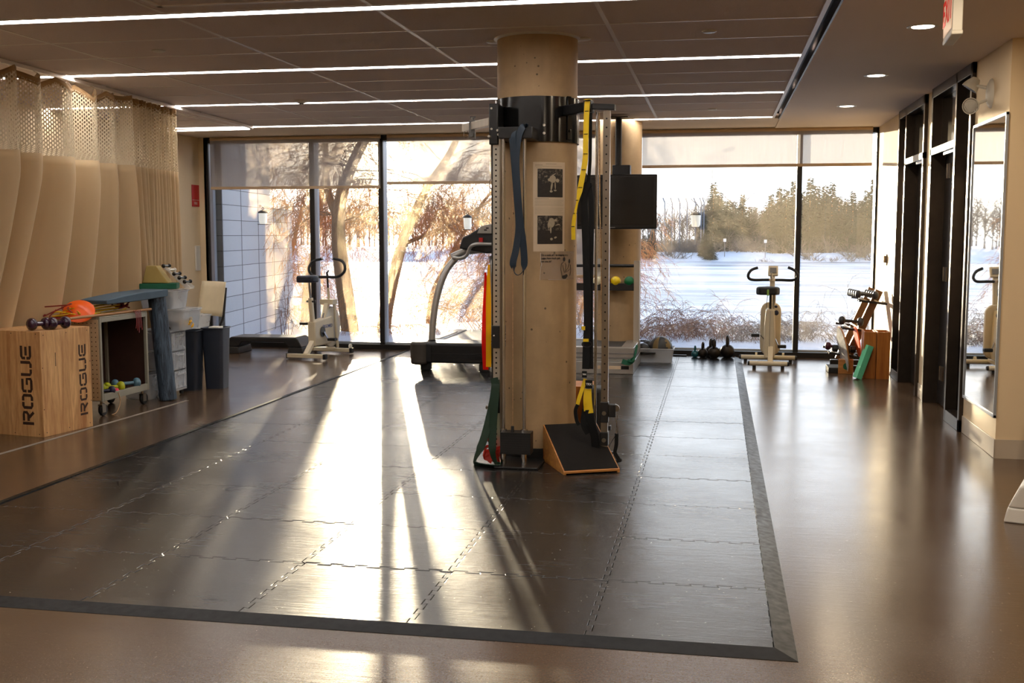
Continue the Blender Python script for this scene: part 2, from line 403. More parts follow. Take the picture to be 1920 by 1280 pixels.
def mat_cloth(name, col, tl=.3):
    m, nt, b, out = newmat(name); g = G(nt)
    n = g.noise(g.obj(), 300, 2); big = g.noise(g.obj(), 3, 2)
    c = g.mix(big, tuple(x*.92 for x in col[:3])+(1,), col); g.l(c, b.inputs['Base Color']); b.inputs['Roughness'].default_value = .75; b.inputs['Sheen Weight'].default_value = .2
    g.l(g.bump(n, .2, .002), b.inputs['Normal'])
    t = g.n('ShaderNodeBsdfTranslucent'); g.l(c, t.inputs[0])
    mx = g.n('ShaderNodeMixShader'); mx.inputs[0].default_value = tl; g.l(b.outputs[0], mx.inputs[1]); g.l(t.outputs[0], mx.inputs[2]); g.l(mx.outputs[0], out.inputs[0]); return m
M['curtain'] = mat_cloth('tan_curtain_cloth', srgb(224, 198, 156), .3)
M['curtaintop'] = mat_cloth('tan_heading_cloth', srgb(186, 150, 104), .2)
def mat_mesh():
    m, nt, b, out = newmat('curtain_net'); g = G(nt)
    uv = g.n('ShaderNodeUVMap').outputs[0]; sx = g.n('ShaderNodeSeparateXYZ'); g.l(uv, sx.inputs[0])
    k = 2*pi/.017; u = g.math('MULTIPLY', sx.outputs[0], k); v = g.math('MULTIPLY', sx.outputs[1], k*.62)
    f = g.math('ADD', g.math('COSINE', u), g.math('ADD', g.math('COSINE', g.math('ADD', g.math('MULTIPLY', u, .5), g.math('MULTIPLY', v, .866))), g.math('COSINE', g.math('SUBTRACT', g.math('MULTIPLY', u, .5), g.math('MULTIPLY', v, .866)))))
    hole = g.math('GREATER_THAN', f, .15)
    b.inputs['Base Color'].default_value = srgb(222, 204, 172); b.inputs['Roughness'].default_value = .7
    tr = g.n('ShaderNodeBsdfTransparent'); mx = g.n('ShaderNodeMixShader'); g.l(hole, mx.inputs[0]); g.l(b.outputs[0], mx.inputs[1]); g.l(tr.outputs[0], mx.inputs[2]); g.l(mx.outputs[0], out.inputs[0]); return m
M['net'] = mat_mesh()
M['mirror'] = P('mirror_silver', (.88,.88,.86,1), .015, 1, var=.01)
M['dooroom'] = P('door_dark', srgb(30, 26, 24), .4, var=.1)  # dark colour stands in for the unlit rooms behind the doors
M['darkglass'] = P('dark_glass', srgb(14, 13, 13), .06, var=.05)
# outdoors
def mat_snow():
    m, nt, b, out = newmat('snow'); g = G(nt); p = g.geo()
    n = g.noise(p, .35, 5, .6); n2 = g.noise(p, 9, 4)
    g.l(g.ramp(n, .3, .7, srgb(225, 232, 244), srgb(250, 251, 255)), b.inputs['Base Color']); b.inputs['Roughness'].default_value = .6
    g.l(g.bump(n2, .4, .05), b.inputs['Normal']); return m
M['snow'] = mat_snow()
def mat_ice():
    m, nt, b, out = newmat('river_ice_snow'); g = G(nt); p = g.geo()
    n = g.noise(g.mapv(p, (.035, .16, 1)), 1, 6, .62, .6)
    n2 = g.noise(g.mapv(p, (.09, .45, 1)), 1, 4, .6, .8)
    f = g.math('MULTIPLY_ADD', n2, .35, g.math('MULTIPLY', n, .75))
    g.l(g.ramp(f, .46, .60, srgb(118, 128, 144), srgb(244, 248, 255)), b.inputs['Base Color'])
    g.l(g.math('MULTIPLY_ADD', f, .6, .1), b.inputs['Roughness']); return m
M['ice'] = mat_ice()
def mat_bark(name, a, c, tl=.0):
    m, nt, b, out = newmat(name); g = G(nt)
    n = g.noise(g.mapv(g.obj(), (10, 10, 2)), 1.5, 5, .7); col = g.ramp(n, .3, .7, a, c); g.l(col, b.inputs['Base Color']); b.inputs['Roughness'].default_value = .8
    g.l(g.bump(n, .5, .02), b.inputs['Normal'])
    if tl:
        t = g.n('ShaderNodeBsdfTranslucent'); g.l(col, t.inputs[0]); mx = g.n('ShaderNodeMixShader'); mx.inputs[0].default_value = tl; g.l(b.outputs[0], mx.inputs[1]); g.l(t.outputs[0], mx.inputs[2]); g.l(mx.outputs[0], out.inputs[0])
    return m
M['bark'] = mat_bark('willow_bark', srgb(120, 92, 66), srgb(176, 140, 102))
M['twig'] = mat_bark('backlit_gold_twig', srgb(160, 108, 58), srgb(222, 168, 104), .6)  # the low sun's gold backlight is put into the twig colour
M['twigred'] = mat_bark('red_brown_twig', srgb(120, 74, 62), srgb(176, 132, 112), .35)
M['twiggrey'] = mat_bark('grey_twig', srgb(112, 104, 102), srgb(168, 156, 148), .3)
M['far_twig'] = mat_bark('far_grey_twig', srgb(84, 78, 76), srgb(120, 110, 104), .1)
M['needle'] = mat_bark('conifer_needles', srgb(20, 32, 24), srgb(48, 62, 44), .04)
M['poletan'] = P('far_pole_paint', srgb(104, 108, 120), .6, var=.05)
def mat_block():
    m, nt, b, out = newmat('split_concrete_panel'); g = G(nt); p = g.obj()
    sx = g.n('ShaderNodeSeparateXYZ'); g.l(p, sx.inputs[0])
    cv = g.n('ShaderNodeCombineXYZ'); g.l(sx.outputs[1], cv.inputs[0]); g.l(sx.outputs[2], cv.inputs[1])
    br = g.n('ShaderNodeTexBrick'); br.offset = 0; br.inputs['Scale'].default_value = 1; br.inputs['Brick Width'].default_value = .87; br.inputs['Row Height'].default_value = .205; br.inputs['Mortar Size'].default_value = .0
    br.inputs['Color1'].default_value = srgb(214, 218, 224); br.inputs['Color2'].default_value = srgb(196, 201, 208)
    g.l(cv.outputs[0], br.inputs['Vector'])
    jy = g.math('LESS_THAN', g.math('FRACT', g.math('DIVIDE', sx.outputs[1], .87)), .035); jz = g.math('LESS_THAN', g.math('FRACT', g.math('DIVIDE', sx.outputs[2], .205)), .04)
    jj = g.math('MAXIMUM', jy, jz)
    n = g.noise(p, 5, 5, .7); c = g.mix(jj, g.mix(g.math('MULTIPLY', n, .5), br.outputs['Color'], srgb(228, 231, 236)), srgb(92, 97, 104)); g.l(c, b.inputs['Base Color']); b.inputs['Roughness'].default_value = .8
    g.l(g.bump(g.math('SUBTRACT', n, jj), .4, .02), b.inputs['Normal']); return m
M['block'] = mat_block()
# ================================================================== camera, sky, sun
cam = bpy.data.cameras.new('camera'); co = bpy.data.objects.new('camera', cam); COL.objects.link(co)
cam.sensor_width = 36; cam.lens = 2054/1920*36; cam.clip_end = 1000; cam.clip_start = .05
pt = math.atan(200/2054); yw = math.atan(386*cos(pt)/2054)
co.location = (0, 0, 1.45); co.rotation_euler = (pi/2-pt, 0, yw)
scene.camera = co
vs = scene.view_settings; vs.view_transform = 'Standard'; vs.look = 'None'; vs.gamma = 1; vs.use_curve_mapping = False; vs.exposure = 0.5

w = bpy.data.worlds.new('winter_sky'); scene.world = w; w.use_nodes = True; nt = w.node_tree; g = G(nt)
bg = nt.nodes['Background']
d = g.n('ShaderNodeTexCoord').outputs['Generated']
dn = g.n('ShaderNodeVectorMath', operation='NORMALIZE'); g.l(d, dn.inputs[0])
dt = g.n('ShaderNodeVectorMath', operation='DOT_PRODUCT'); g.l(dn.outputs[0], dt.inputs[0]); dt.inputs[1].default_value = SUN
ca = g.math('MAXIMUM', dt.outputs['Value'], 0)
sz = g.n('ShaderNodeSeparateXYZ'); g.l(dn.outputs[0], sz.inputs[0]); el = g.math('MAXIMUM', sz.outputs[2], 0)
sky = g.ramp(el, .22, .62, (.90, .96, 1.04, 1), (.13, .20, .33, 1))
def lobe(pw, amt, col):
    f = g.math('MULTIPLY', g.math('POWER', ca, pw), amt)
    x = g.n('ShaderNodeVectorMath', operation='SCALE'); x.inputs[0].default_value = col; g.l(f, x.inputs['Scale']); return x.outputs[0]
def vadd(a, b):
    x = g.n('ShaderNodeVectorMath', operation='ADD'); g.l(a, x.inputs[0]); g.l(b, x.inputs[1]); return x.outputs[0]
tot = vadd(vadd(vadd(sky, lobe(40, .25, (1, .75, .42))), lobe(420, 2.0, (1, .76, .42))), lobe(6000, 40, (1, .85, .6)))
g.l(tot, bg.inputs[0]); bg.inputs[1].default_value = 2.35

sd = bpy.data.lights.new('sun', 'SUN'); so = bpy.data.objects.new('sun', sd); COL.objects.link(so)
sd.energy = 12; sd.angle = radians(.6); sd.color = (1, .81, .54)
so.rotation_euler = SUN.to_track_quat('Z', 'Y').to_euler(); so.location = (-6, 20, 6)

# ================================================================== room shell
LX, RX, FY, CZ = -6.6, 1.8, 13.45, 2.70
S = 'structure'
MB().bb(-6.9, 4.4, -3.8, 13.5, -.12, 0).build('floor', M['floor'], kind=S, smooth=0)
MB().bb(LX-.2, LX, -3.8, 13.5, 0, 3).build('wall_left', M['wall'], kind=S, smooth=0)
MB().bb(-6.8, 4.4, -3.8, -3.5, 0, 3).build('wall_rear', M['wall'], kind=S, smooth=0)
MB().bb(4.2, 4.4, -3.8, 7.5, 0, 3).build('wall_right', M['wallshaded'], kind=S, smooth=0)
D1a, D1b, D2a, D2b = 10.29, 11.72, 8.46, 9.97
b = MB(); b.bb(RX, RX+.25, D1b, 13.5, 0, 2.72).bb(RX, RX+.25, D2b, D1a, 0, 2.72).bb(RX, RX+.25, 7.5, D2a, 0, 2.72)
b.build('wall_east', M['wall'], kind=S, smooth=0)
MB().bb(RX+.25, 4.4, 7.5, 7.7, 0, 2.72).build('wall_return', M['wallshaded'], kind=S, smooth=0)
b = MB(); b.bb(RX+.25, RX+1.6, 12.1, 12.2, 0, 2.8).bb(RX+1.5, RX+1.6, 7.7, 12.1, 0, 2.8).bb(RX+.25, RX+1.5, 10.08, 10.18, 0, 2.8)
b.build('wall_offices', M['dooroom'], kind=S, smooth=0)
MB().bb(RX+.25, RX+1.6, 7.7, 12.2, 2.72, 2.8).build('ceiling_offices', M['dooroom'], kind=S, smooth=0)
b = MB(); h = .125
b.bb(RX-.008, RX, D1b, 13.3, 0, h).bb(RX-.008, RX, D2b, D1a, 0, h).bb(RX-.008, RX, 7.492, D2a, 0, h).build('baseboard_east', M['base_white'], kind=S, bev=.003)
MB().bb(RX-.008, 4.2, 7.492, 7.5, 0, h).build('baseboard_return', M['base_white'], kind=S)
MB().bb(LX, LX+.008, -3.5, 13.3, 0, h).build('baseboard_left', M['base_white'], kind=S)

# suspended ceiling with tee grid, light slots in Y
SL = [-4.15, -2.13, -.11, 1.92, 3.95, 5.96, 8.04, 10.06, 12.13]
b = MB()
for i in range(len(SL)-1): b.bb(LX-.1, .56, SL[i]+.06, SL[i+1]-.06, CZ, CZ+.02)
b.bb(LX-.1, .56, -4, 12.2, CZ+.05, CZ+.1)
b.build('ceiling', M['tileceil'], kind=S, smooth=0)
b = MB()
for x in (-.67, -1.89, -3.11, -4.33, -5.55):
    for i in range(len(SL)-1): b.bb(x-.013, x+.013, SL[i]+.06, SL[i+1]-.06, CZ-.003, CZ+.001)
for i in range(len(SL)-1):
    y = SL[i]+.10
    for k in range(4):
        b.bb(LX, .56, y-.010, y+.010, CZ-.003, CZ+.001) if k in (1, 2) else None
        y += .61
    b.bb(LX, .56, SL[i]+.06, SL[i]+.075, CZ-.002, CZ+.001).bb(LX, .56, SL[i+1]-.075, SL[i+1]-.06, CZ-.002, CZ+.001)
b.build('trim_1', M['tee'], kind=S, smooth=0)
MB().bb(.545, .572, -3.5, 12.19, CZ-.012, CZ+.03).bb(LX, .572, 12.175, 12.2, CZ-.006, CZ+.03).build('trim_2', M['tee'], kind=S, smooth=0)
MB().bb(.56, .66, -3.6, 12.25, CZ+.06, CZ+.075).bb(.618, .63, -3.6, 12.24, CZ-.02, CZ+.06).bb(.56, .63, 12.22, 12.24, CZ-.01, CZ+.06).build('shadow_gap', M['frame'], kind=S, smooth=0)  # black lining paints in the shade of the ceiling gap
b = MB(); b.bb(.63, 4.4, -3.8, 13.5, CZ-.02, CZ+.04).bb(LX-.1, .63, 12.2, 13.5, CZ-.01, CZ+.04)
b.build('ceiling_drywall', M['drywall'], kind=S, smooth=0)
MB().bb(-6.9, 4.6, -4, 13.9, 2.82, 3.1).build('roof', M['drywall'], kind=S, smooth=0)
for i, y in enumerate(SL[1:]):
    nm = {5.96: 'crossing the very top of the view', 8.04: 'running into the pillar above the black clamp ring', 10.06: 'third row back, over the treadmill and television', 12.13: 'farthest row, along the window soffit'}.get(y, '')
    o = thing('linear_light', ('long thin white ceiling light strip, ' + nm) if nm else 'long thin white ceiling light strip overhead behind the camera', 'ceiling light', (-3.0, y, CZ), group='linear ceiling lights')
    MB().bb(-3.6, 3.53, -.045, .045, .004, .014).build('diffuser', M['strip'], o, smooth=0)
    MB().bb(-3.6, 3.55, -.058, -.046, -.004, .03).bb(-3.6, 3.55, .046, .058, -.004, .03).build('housing', M['tee'], o, smooth=0)

# ------------------------------------------------------------------ window wall
WX = [-6.50, -5.07, -4.16, -2.70, -0.95, .925, 1.79]
YF, YB = 13.30, 13.50
MB().bb(LX-.1, -6.50, 13.30, 13.6, 0, 2.75).build('wall_north', M['wall'], kind=S, smooth=0)
for i in range(6):
    x0, x1 = WX[i], WX[i+1]
    o = thing('window_%d' % (i+1), None, None, ((x0+x1)/2, YF, 0)); o['kind'] = S
    hw = (x1-x0)/2
    b = MB()
    # black inner caps and silver returns of the left mullion, sill and head
    b.mat(0).bb(-hw-.03, -hw+.03, 0, .03, 0, 2.69).mat(1).bb(-hw-.024, -hw+.024, .03, .20, .06, 2.69)
    if i == 5: b.mat(0).bb(hw-.012, hw+.01, 0, .05, 0, 2.69).mat(1).bb(hw-.01, hw+.01, .05, .2, .06, 2.69)
    b.mat(0).bb(-hw, hw, -.02, .2, 0, .065).bb(-hw, hw, 0, .2, 2.62, 2.69)
    b.mat(1).bb(-hw+.024, hw-.024, .10, .14, .065, .085)
    b.build('frame', [M['frame'], M['alum']], o, smooth=0)
    MB().bb(-hw+.02, hw-.02, .12, .126, .065, 2.65).build('pane', M['glass'], o, smooth=0)
def shade(x0, x1, zb, lab):
    o = thing('roller_shade', lab, 'window shade', ((x0+x1)/2, 13.22, 2.66), group='roller shades'); hw = (x1-x0)/2
    MB().add([(-hw, 0, -.01), (hw, 0, -.01), (hw, 0, zb-2.66+.03), (-hw, 0, zb-2.66+.03)], [(0, 1, 2, 3)]).build('fabric', M['shade'], o, smooth=0)
    MB().bb(-hw, hw, -.008, .008, zb-2.66, zb-2.66+.035).build('hem_bar', M['hem'], o, bev=.003)
    MB().cyl((-hw, .02, 0), (hw, .02, 0), .026, n=16).build('roller', M['hem'], o)
shade(-6.40, -4.14, 2.025, 'wide translucent beige roller shade over the grey block wall view')
shade(-4.05, -2.62, 2.07, 'translucent roller shade above the treadmill, glowing in front of the sun')
shade(-2.55, -1.00, .93, 'roller shade pulled down low between the two concrete pillars')
shade(-.90, 1.72, 2.235, 'wide translucent roller shade above the upright bike and kettlebells')

# ------------------------------------------------------------------ door assemblies in the east wall
def door_frame(n, ya, yb, ym, side_near):
    """storefront frame: sidelight + door leaf + transom, set in the wall; local y = room y"""
    o = thing('door_%d' % n, None, None, (RX, (ya+yb)/2, 0)); o['kind'] = S
    c = (ya+yb)/2; a, b_, m = ya-c, yb-c, ym-c
    f = MB()
    for y in (a+.025, b_-.025, m): f.bb(-.03, .14, y-.025, y+.025, 0, 2.68)
    f.bb(-.03, .14, a, b_, 2.60, 2.68)
    s0, s1 = (a, m) if side_near else (m, b_)      # sidelight span
    d0, d1 = (m, b_) if side_near else (a, m)      # door span
    f.bb(-.03, .14, d0, d1, 2.12, 2.18).bb(-.03, .14, s0, s1, 0, .09)
    f.build('frame', M['bronze'], o, smooth=0, bev=.003)
    MB().bb(.05, .058, s0+.03, s1-.03, .08, 2.6).build('sidelight', M['darkglass'], o, smooth=0)
    MB().bb(.05, .058, d0+.03, d1-.03, 2.18, 2.6).build('transom', M['darkglass'], o, smooth=0)
    MB().bb(.09, .135, d0+.03, d1-.03, .01, 2.115).build('door_leaf', M['dooroom'], o, bev=.003)  # closed leaf; its dark colour stands for the unlit doorway
    f = MB()
    if n == 2:
        for z in (.28, 1.12, 1.98): f.bb(.076, .09, d1-.30, d1-.20, z-.06, z+.06).cyl((.078, d1-.20, z-.06), (.078, d1-.20, z+.06), .008, n=8)
        f.build('hinge', M['steel'], o)
        MB().bb(-.005, .03, d0+.1, d0+.55, 2.095, 2.12).build('door_closer', M['chrome'], o, bev=.003)
    else:
        f.bb(.07, .09, d0+.28, d0+.34, 1.02, 1.24).mat(1).bb(.066, .07, d0+.295, d0+.325, 1.06, 1.2).build('lock_plate', [M['steel'], M['hole']], o)
        MB().bb(-.005, .03, d0+.15, d0+.5, 2.095, 2.12).build('door_closer', M['chrome'], o, bev=.003)
door_frame(1, D1a, D1b, 11.27, False)
door_frame(2, D2a, D2b, 8.98, True)

# ------------------------------------------------------------------ pillars
CX, CY, CR = -1.161, 7.10, .259
def pillar(name, x, y, lab):
    o = MB().lathe([(CR, 0), (CR, 2.75)], (0, 0, 0), 72).build(name, M['concrete'], kind=S, loc=(x, y, 0)); return o
CX, CY, CR = -1.161, 7.10, .259
pillar('pillar_1', CX, CY, ''); pillar('pillar_2', -1.103, 12.36, '')
MB().lathe([(.268, 2.688), (.281, 2.694), (.281, 2.70)], (CX, CY, 0), 48).build('trim_4', M['whitep'], kind=S)
MB().lathe([(.264, 0), (.264, .085)], (CX, CY, 0), 60).build('baseboard_pillar', M['blackrubber'], kind=S)

# ------------------------------------------------------------------ interlocking mat
T = .667; NX, NY = 6, 14; X0, Y0 = .230-NX*T, 3.795; TH = .012
def edge(L, n=6, d=.022):
    """dovetail edge from 0 to L along x; returns (x, offset) pairs"""
    out = []; p = L/n
    for i in range(n):
        x = i*p
        out += [(x+p*.22, -d/2), (x+p*.16, d/2), (x+p*.84-p*.16, d/2), (x+p*.78-p*.16, -d/2)] if False else [(x+p*.20, -d/2), (x+p*.12, d/2), (x+p*.68, d/2), (x+p*.60, -d/2)]
    return out
e = edge(T); gp = .0012; poly = []
hd_ = .011; poly += [(gp+hd_, gp-hd_)]+[(x, y+gp) for x, y in e[1:]] + [(T-gp+hd_, gp-hd_)]
poly += [(T-gp-y, x) for x, y in e[1:]] + [(T-gp+hd_, T-gp-hd_)]
poly += [(x, T-gp+y) for x, y in reversed(e[1:])] + [(gp+hd_, T-gp-hd_)]
poly += [(gp-y, x) for x, y in reversed(e[1:])]
tile0 = None; rnd = random.Random(3)
LT = 'black speckled rubber floor tile with jigsaw edges, one of the joined exercise mat'
b = MB(); b.prism(poly, TH)
for i in range(NX):
    for j in range(NY):
        if tile0 is None:
            o = tile0 = b.build('floor_tile', M['tile'], None, LT, 'floor mat', 'interlocking rubber floor tiles', bev=.0022, smooth=30)
        else: o = tile0.copy(); COL.objects.link(o)
        o.location = (X0+i*T, Y0+j*T, rnd.uniform(0, .0008)); o.rotation_euler = (rnd.uniform(-.0006, .0006), rnd.uniform(-.0006, .0006), 0)
YE = Y0+NY*T; W = .077; Y0 += .011; X0 += .011
def ramp(pts_in, pts_out, lab):
    (a, b_), (c, d_) = pts_in, pts_out
    t = TH+.006
    vs_ = [(*a, t), (*b_, t), (*d_, .0015), (*c, .0015), (*a, 0), (*b_, 0), (*d_, 0), (*c, 0)]
    MB().add(vs_, [(0, 1, 2, 3), (7, 6, 5, 4), (0, 4, 5, 1), (1, 5, 6, 2), (2, 6, 7, 3), (3, 7, 4, 0)]).build('edge_ramp', M['ramp'], None, lab, 'floor edging', 'sloped mat edgings', smooth=0, bev=.0015)
xr = .219
ramp(((X0, Y0), (xr, Y0)), ((X0-W, Y0-W), (xr+W, Y0-W)), 'sloped black rubber edging along the front of the mat, nearest the viewer')
ramp(((xr, YE), (xr, Y0)), ((xr+W, YE), (xr+W, Y0-W)), 'sloped rubber edging down the right-hand side of the mat, mitred at its near corner')
ramp(((X0, Y0), (X0, YE)), ((X0-W, Y0-W), (X0-W, YE)), 'sloped rubber edging down the left-hand side of the mat, facing the wooden box')
b = MB(); b.ribbon([(-4.69, 6.1, .0012), (-4.66, 6.5, .0012), (-4.56, 8.85, .0012)], .034, .0016)
b.build('floor_tape', M['tape'], None, 'thin pale tape line on the floor in front of the wooden box and cart', 'tape')

# ------------------------------------------------------------------ ceiling fittings
for x, y, nm in ((1.175, 6.99, 'beside the exit sign'), (1.185, 9.03, 'middle one of the row by the doors'), (1.195, 11.1, 'farthest of the row by the doors, nearest the window')):
    o = thing('downlight', 'round recessed warm ceiling downlight, ' + nm, 'ceiling light', (x, y, CZ-.02), group='recessed downlights')
    MB().lathe([(.062, 0), (.080, -.006), (.092, -.002), (.092, .002)], n=36).build('trim_ring', M['whitep'], o)
    MB().lathe([(0.001, -.003), (.064, -.003), (.064, .0)], n=32).build('lens', M['down'], o)
for x, y, nm in ((-.074, 7.0, 'flat white sprinkler cover disc in the ceiling right of the pillar'), (-.075, 11.28, 'flat white sprinkler cover disc in the ceiling above the television end of the room'), (-3.765, 7.04, 'flat sprinkler cover disc in the ceiling above the mesh curtain side'), (-3.79, 11.29, 'small round ceiling disc near the windows, left of the sun glow'), (-.865, 7.12, 'white ceiling disc tucked against the right of the pillar top'), (-1.455, 7.12, 'white ceiling disc tucked against the left of the pillar top')):
    MB().lathe([(.001, -.012), (.035, -.012), (.045, -.006), (.046, 0)], (0, 0, 0), 28).build('sprinkler_cover', M['whitep'], None, nm, 'ceiling cover', 'ceiling discs', loc=(x, y, CZ-.001))
o = thing('smoke_detector', 'round white smoke detector on the ceiling between the light strips', 'smoke detector', (-3.85, 9.87, CZ))
MB().lathe([(.001, -.03), (.03, -.028), (.045, -.018), (.06, -.016), (.066, -.006), (.066, 0)], n=32).build('cover', M['whitep'], o)
MB().lathe([(.001, -.038), (.018, -.036), (.022, -.028)], n=20).build('sensor', M['greyp'], o)
def vent(name, x0, x1, y0, y1, lab):
    o = thing(name, lab, 'ceiling vent', ((x0+x1)/2, (y0+y1)/2, CZ)); hx, hy = (x1-x0)/2, (y1-y0)/2
    f = MB()
    for k in range(3):
        a, c_ = hx-.06*k, hy-.06*k; z = -.006+.008*k
        f.bb(-a, a, -c_, -c_+.03, z, z+.006).bb(-a, a, c_-.03, c_, z, z+.006).bb(-a, -a+.03, -c_, c_, z, z+.006).bb(a-.03, a, -c_, c_, z, z+.006)
    f.build('louvre_frame', M['tee'], o, smooth=0)
    MB().bb(-hx+.15, hx-.15, -hy+.15, hy-.15, -.004, .004).build('centre_plate', M['silver'], o, smooth=0)
vent('air_diffuser', -3.05, -1.95, 5.10, 5.72, 'silver air diffuser panel at the top edge of the ceiling view')
vent('air_diffuser', -2.05, -1.2, 10.3, 10.9, 'square air diffuser in the ceiling behind the pillar, left of it')
vent('air_diffuser', -6.2, -5.45, 10.4, 11.0, 'square air diffuser in the ceiling behind the curtain end')

ROOMLAMPS = [(1.175, 6.99, 7), (1.185, 9.03, 6), (1.195, 11.1, 6), (1.17, 4.95, 8), (1.16, 2.9, 8), (3.1, 5.6, 13), (3.1, 3.2, 10)]
for i, (x, y, e_) in enumerate(ROOMLAMPS):
    if i > 2:
        o = thing('downlight', 'round recessed warm ceiling downlight behind or beside the viewer, out of view', 'ceiling light', (x, y, CZ-.02), group='recessed downlights')
        MB().lathe([(.062, 0), (.080, -.006), (.092, -.002), (.092, .002)], n=36).build('trim_ring', M['whitep'], o)
        MB().lathe([(0.001, -.003), (.064, -.003), (.064, .0)], n=32).build('lens', M['down'], o)
    ld = bpy.data.lights.new('downlight_bulb', 'AREA'); ld.shape = 'DISK'; ld.size = .12; ld.energy = e_; ld.color = (1, .80, .56)
    lo = bpy.data.objects.new('downlight_bulb', ld); COL.objects.link(lo); lo.location = (x, y, CZ-.03)
# EXIT sign
o = thing('exit_sign', 'white exit sign with red letters hanging from the drywall ceiling', 'exit sign', (1.105, 5.78, CZ-.02), rz=radians(0))
ez = math.atan2(.0236, .335)
o.rotation_euler.z = -ez
b = MB(); b.bb(-.018, .03, -.16, .16, -.27, -.03).bb(-.02, .032, -.165, .165, -.282, -.262); b.build('housing', M['whitep'], o, bev=.004)
MB().bb(-.0205, -.018, -.15, .15, -.25, -.045).build('face', M['exitface'], o, smooth=0)
b = MB(); TT = Matrix(((0, 0, -1, -.0205), (-1, 0, 0, .005), (0, 1, 0, -.145), (0, 0, 0, 1)))
text_into(b, 'EXIT', .17, TT, .001, .004); b.build('letters', M['exitred'], o, smooth=0)
MB().bb(-.012, .024, -.05, .05, -.03, 0).build('canopy', M['whitep'], o, bev=.003)
# ================================================================== privacy curtain on its ceiling track
tp = [(-4.86, 3.6), (-4.95, 5.4), (-5.03, 7.13), (-5.13, 8.75), (-5.22, 10.3), (-5.27, 11.6)]
trk = [V((x, y, CZ-.02)) for x, y in tp] + [V((-5.40+.12*cos(a)-.0, 11.75+.42*sin(a), CZ-.02)) for a in [i*pi/2/8 for i in range(1, 9)]]
trk += [V((-5.6, 12.19, CZ-.02)), V((-6.58, 12.24, CZ-.02))]
o = thing('curtain_track', 'white curved ceiling curtain track with grey far bend', 'curtain track', (0, 0, 0))
MB().ribbon(catmull(trk, 5), .034, .026, (0, 0, 1) if False else (1, .2, 0)).build('rail', M['tee'], o)
for y in (4.6, 6.6, 8.6, 10.6): MB().bb(-5.24+(10.6-y)*.048, -5.2+(10.6-y)*.048, y-.03, y+.03, CZ-.012, CZ).build('ceiling_clip', M['tee'], o)
def tx(y):
    for (a, b_), (c, d_) in zip(tp, tp[1:]):
        if y <= d_: return a+(c-a)*(y-b_)/(d_-b_)
    return tp[-1][0]
rnd = random.Random(11)
cur = thing('privacy_curtain', 'tan hospital-style curtain with white net top hanging from the track', 'curtain', (0, 0, 0))
YA, YBc = 4.6, 9.98
# fold phases: irregular
ph = []; y = YA; a = 0
NS = 620; path = []
folds = []
yy = YA
while yy < YBc:
    wd = rnd.uniform(.13, .48) if yy < 8.9 else rnd.uniform(.05, .10)
    folds.append((yy, min(yy+wd, YBc+.02), rnd.uniform(.05, .105) if yy < 8.9 else rnd.uniform(.03, .05), rnd.uniform(-.5, .5))); yy += wd
def wave(y, z):
    for (a, b_, am, sk) in folds:
        if a <= y <= b_:
            t = (y-a)/(b_-a); t = t**(1+sk*.5*(1-z/2.6))
            return am*sin(2*pi*t)
    return 0
def cpt(i, z):
    y = YA+(YBc-YA)*i/NS
    k = 1.0 if z > 2.1 else 1+.5*(2.1-z)
    wv = wave(y, z)*k
    push = 0
    if y < 9.2:
        s_ = min(max((1.9-z)/1.15, 0), 1); s_ = s_**1.15; push = (.26 if y < 7.6 else .26-.04*min(1, (y-7.6)/.4))*s_*min(1, (9.2-y)/.7)
    lean = .02*sin(y*3.1+z*.8)*(2.0-min(z, 2.0)) + .006*sin(y*11+z*2.2)*(2.65-z)
    return V((tx(y)+.02+wv-push+lean, y+.10*sin(y*2.3)*(2.1-min(z, 2.1))*(0 if y > 9.3 else 1), z))
def top_z(i):
    y = YA+(YBc-YA)*i/NS
    p = .21 if y < 8.7 else .10
    t = (y/p) % 1; dip = (1-abs(2*t-1)) if y < 8.7 else .5*(1-abs(2*t-1))
    return 2.655-dip*(.085 if y < 8.7 else .04)*(0.6+.5*abs(sin(y*2.1)))
def sheet(zfun0, zfun1, nz, name, mat, thick=0):
    vs_, fs, uv = [], [], []
    for j in range(nz+1):
        ul = 0; prev = None
        for i in range(NS+1):
            z0, z1 = zfun0(i), zfun1(i); z = z0+(z1-z0)*j/nz
            p = cpt(i, z)
            if prev is not None: ul += sqrt((p.x-prev.x)**2+(p.y-prev.y)**2)
            prev = p; vs_.append(p[:]); uv.append((ul, z))
    for j in range(nz):
        for i in range(NS):
            a = j*(NS+1)+i; fs.append((a, a+1, a+NS+2, a+NS+1))
    me = bpy.data.meshes.new(name); me.from_pydata(vs_, [], fs); me.materials.append(mat)
    me.polygons.foreach_set('use_smooth', [True]*len(fs))
    ul = me.uv_layers.new(name='UVMap'); vi = [0]*len(me.loops); me.loops.foreach_get('vertex_index', vi)
    ul.data.foreach_set('uv', [c for k in vi for c in uv[k]])
    ob = bpy.data.objects.new(name, me); COL.objects.link(ob); ob.parent = cur
    if thick:
        m_ = ob.modifiers.new('s', 'SOLIDIFY'); m_.thickness = thick
    return ob
mz = lambda i: 2.055
sheet(lambda i: .18, mz, 30, 'cloth_panel', M['curtain'], .0015)
sheet(mz, lambda i: top_z(i)-.035, 10, 'net_panel', M['net'])
sheet(lambda i: top_z(i)-.055, top_z, 2, 'heading_tape', M['curtaintop'], .003)
y = YA
while y < YBc:
    i = int((y-YA)/(YBc-YA)*NS)
    p = cpt(i, 2.64); t = V((tx(y), y, CZ-.03))
    MB().tube([p, (p+t)/2+V((.006, .004, 0)), t], .0022, 5).build('hook', M['chrome'], cur)
    y += .21 if y < 8.7 else .10

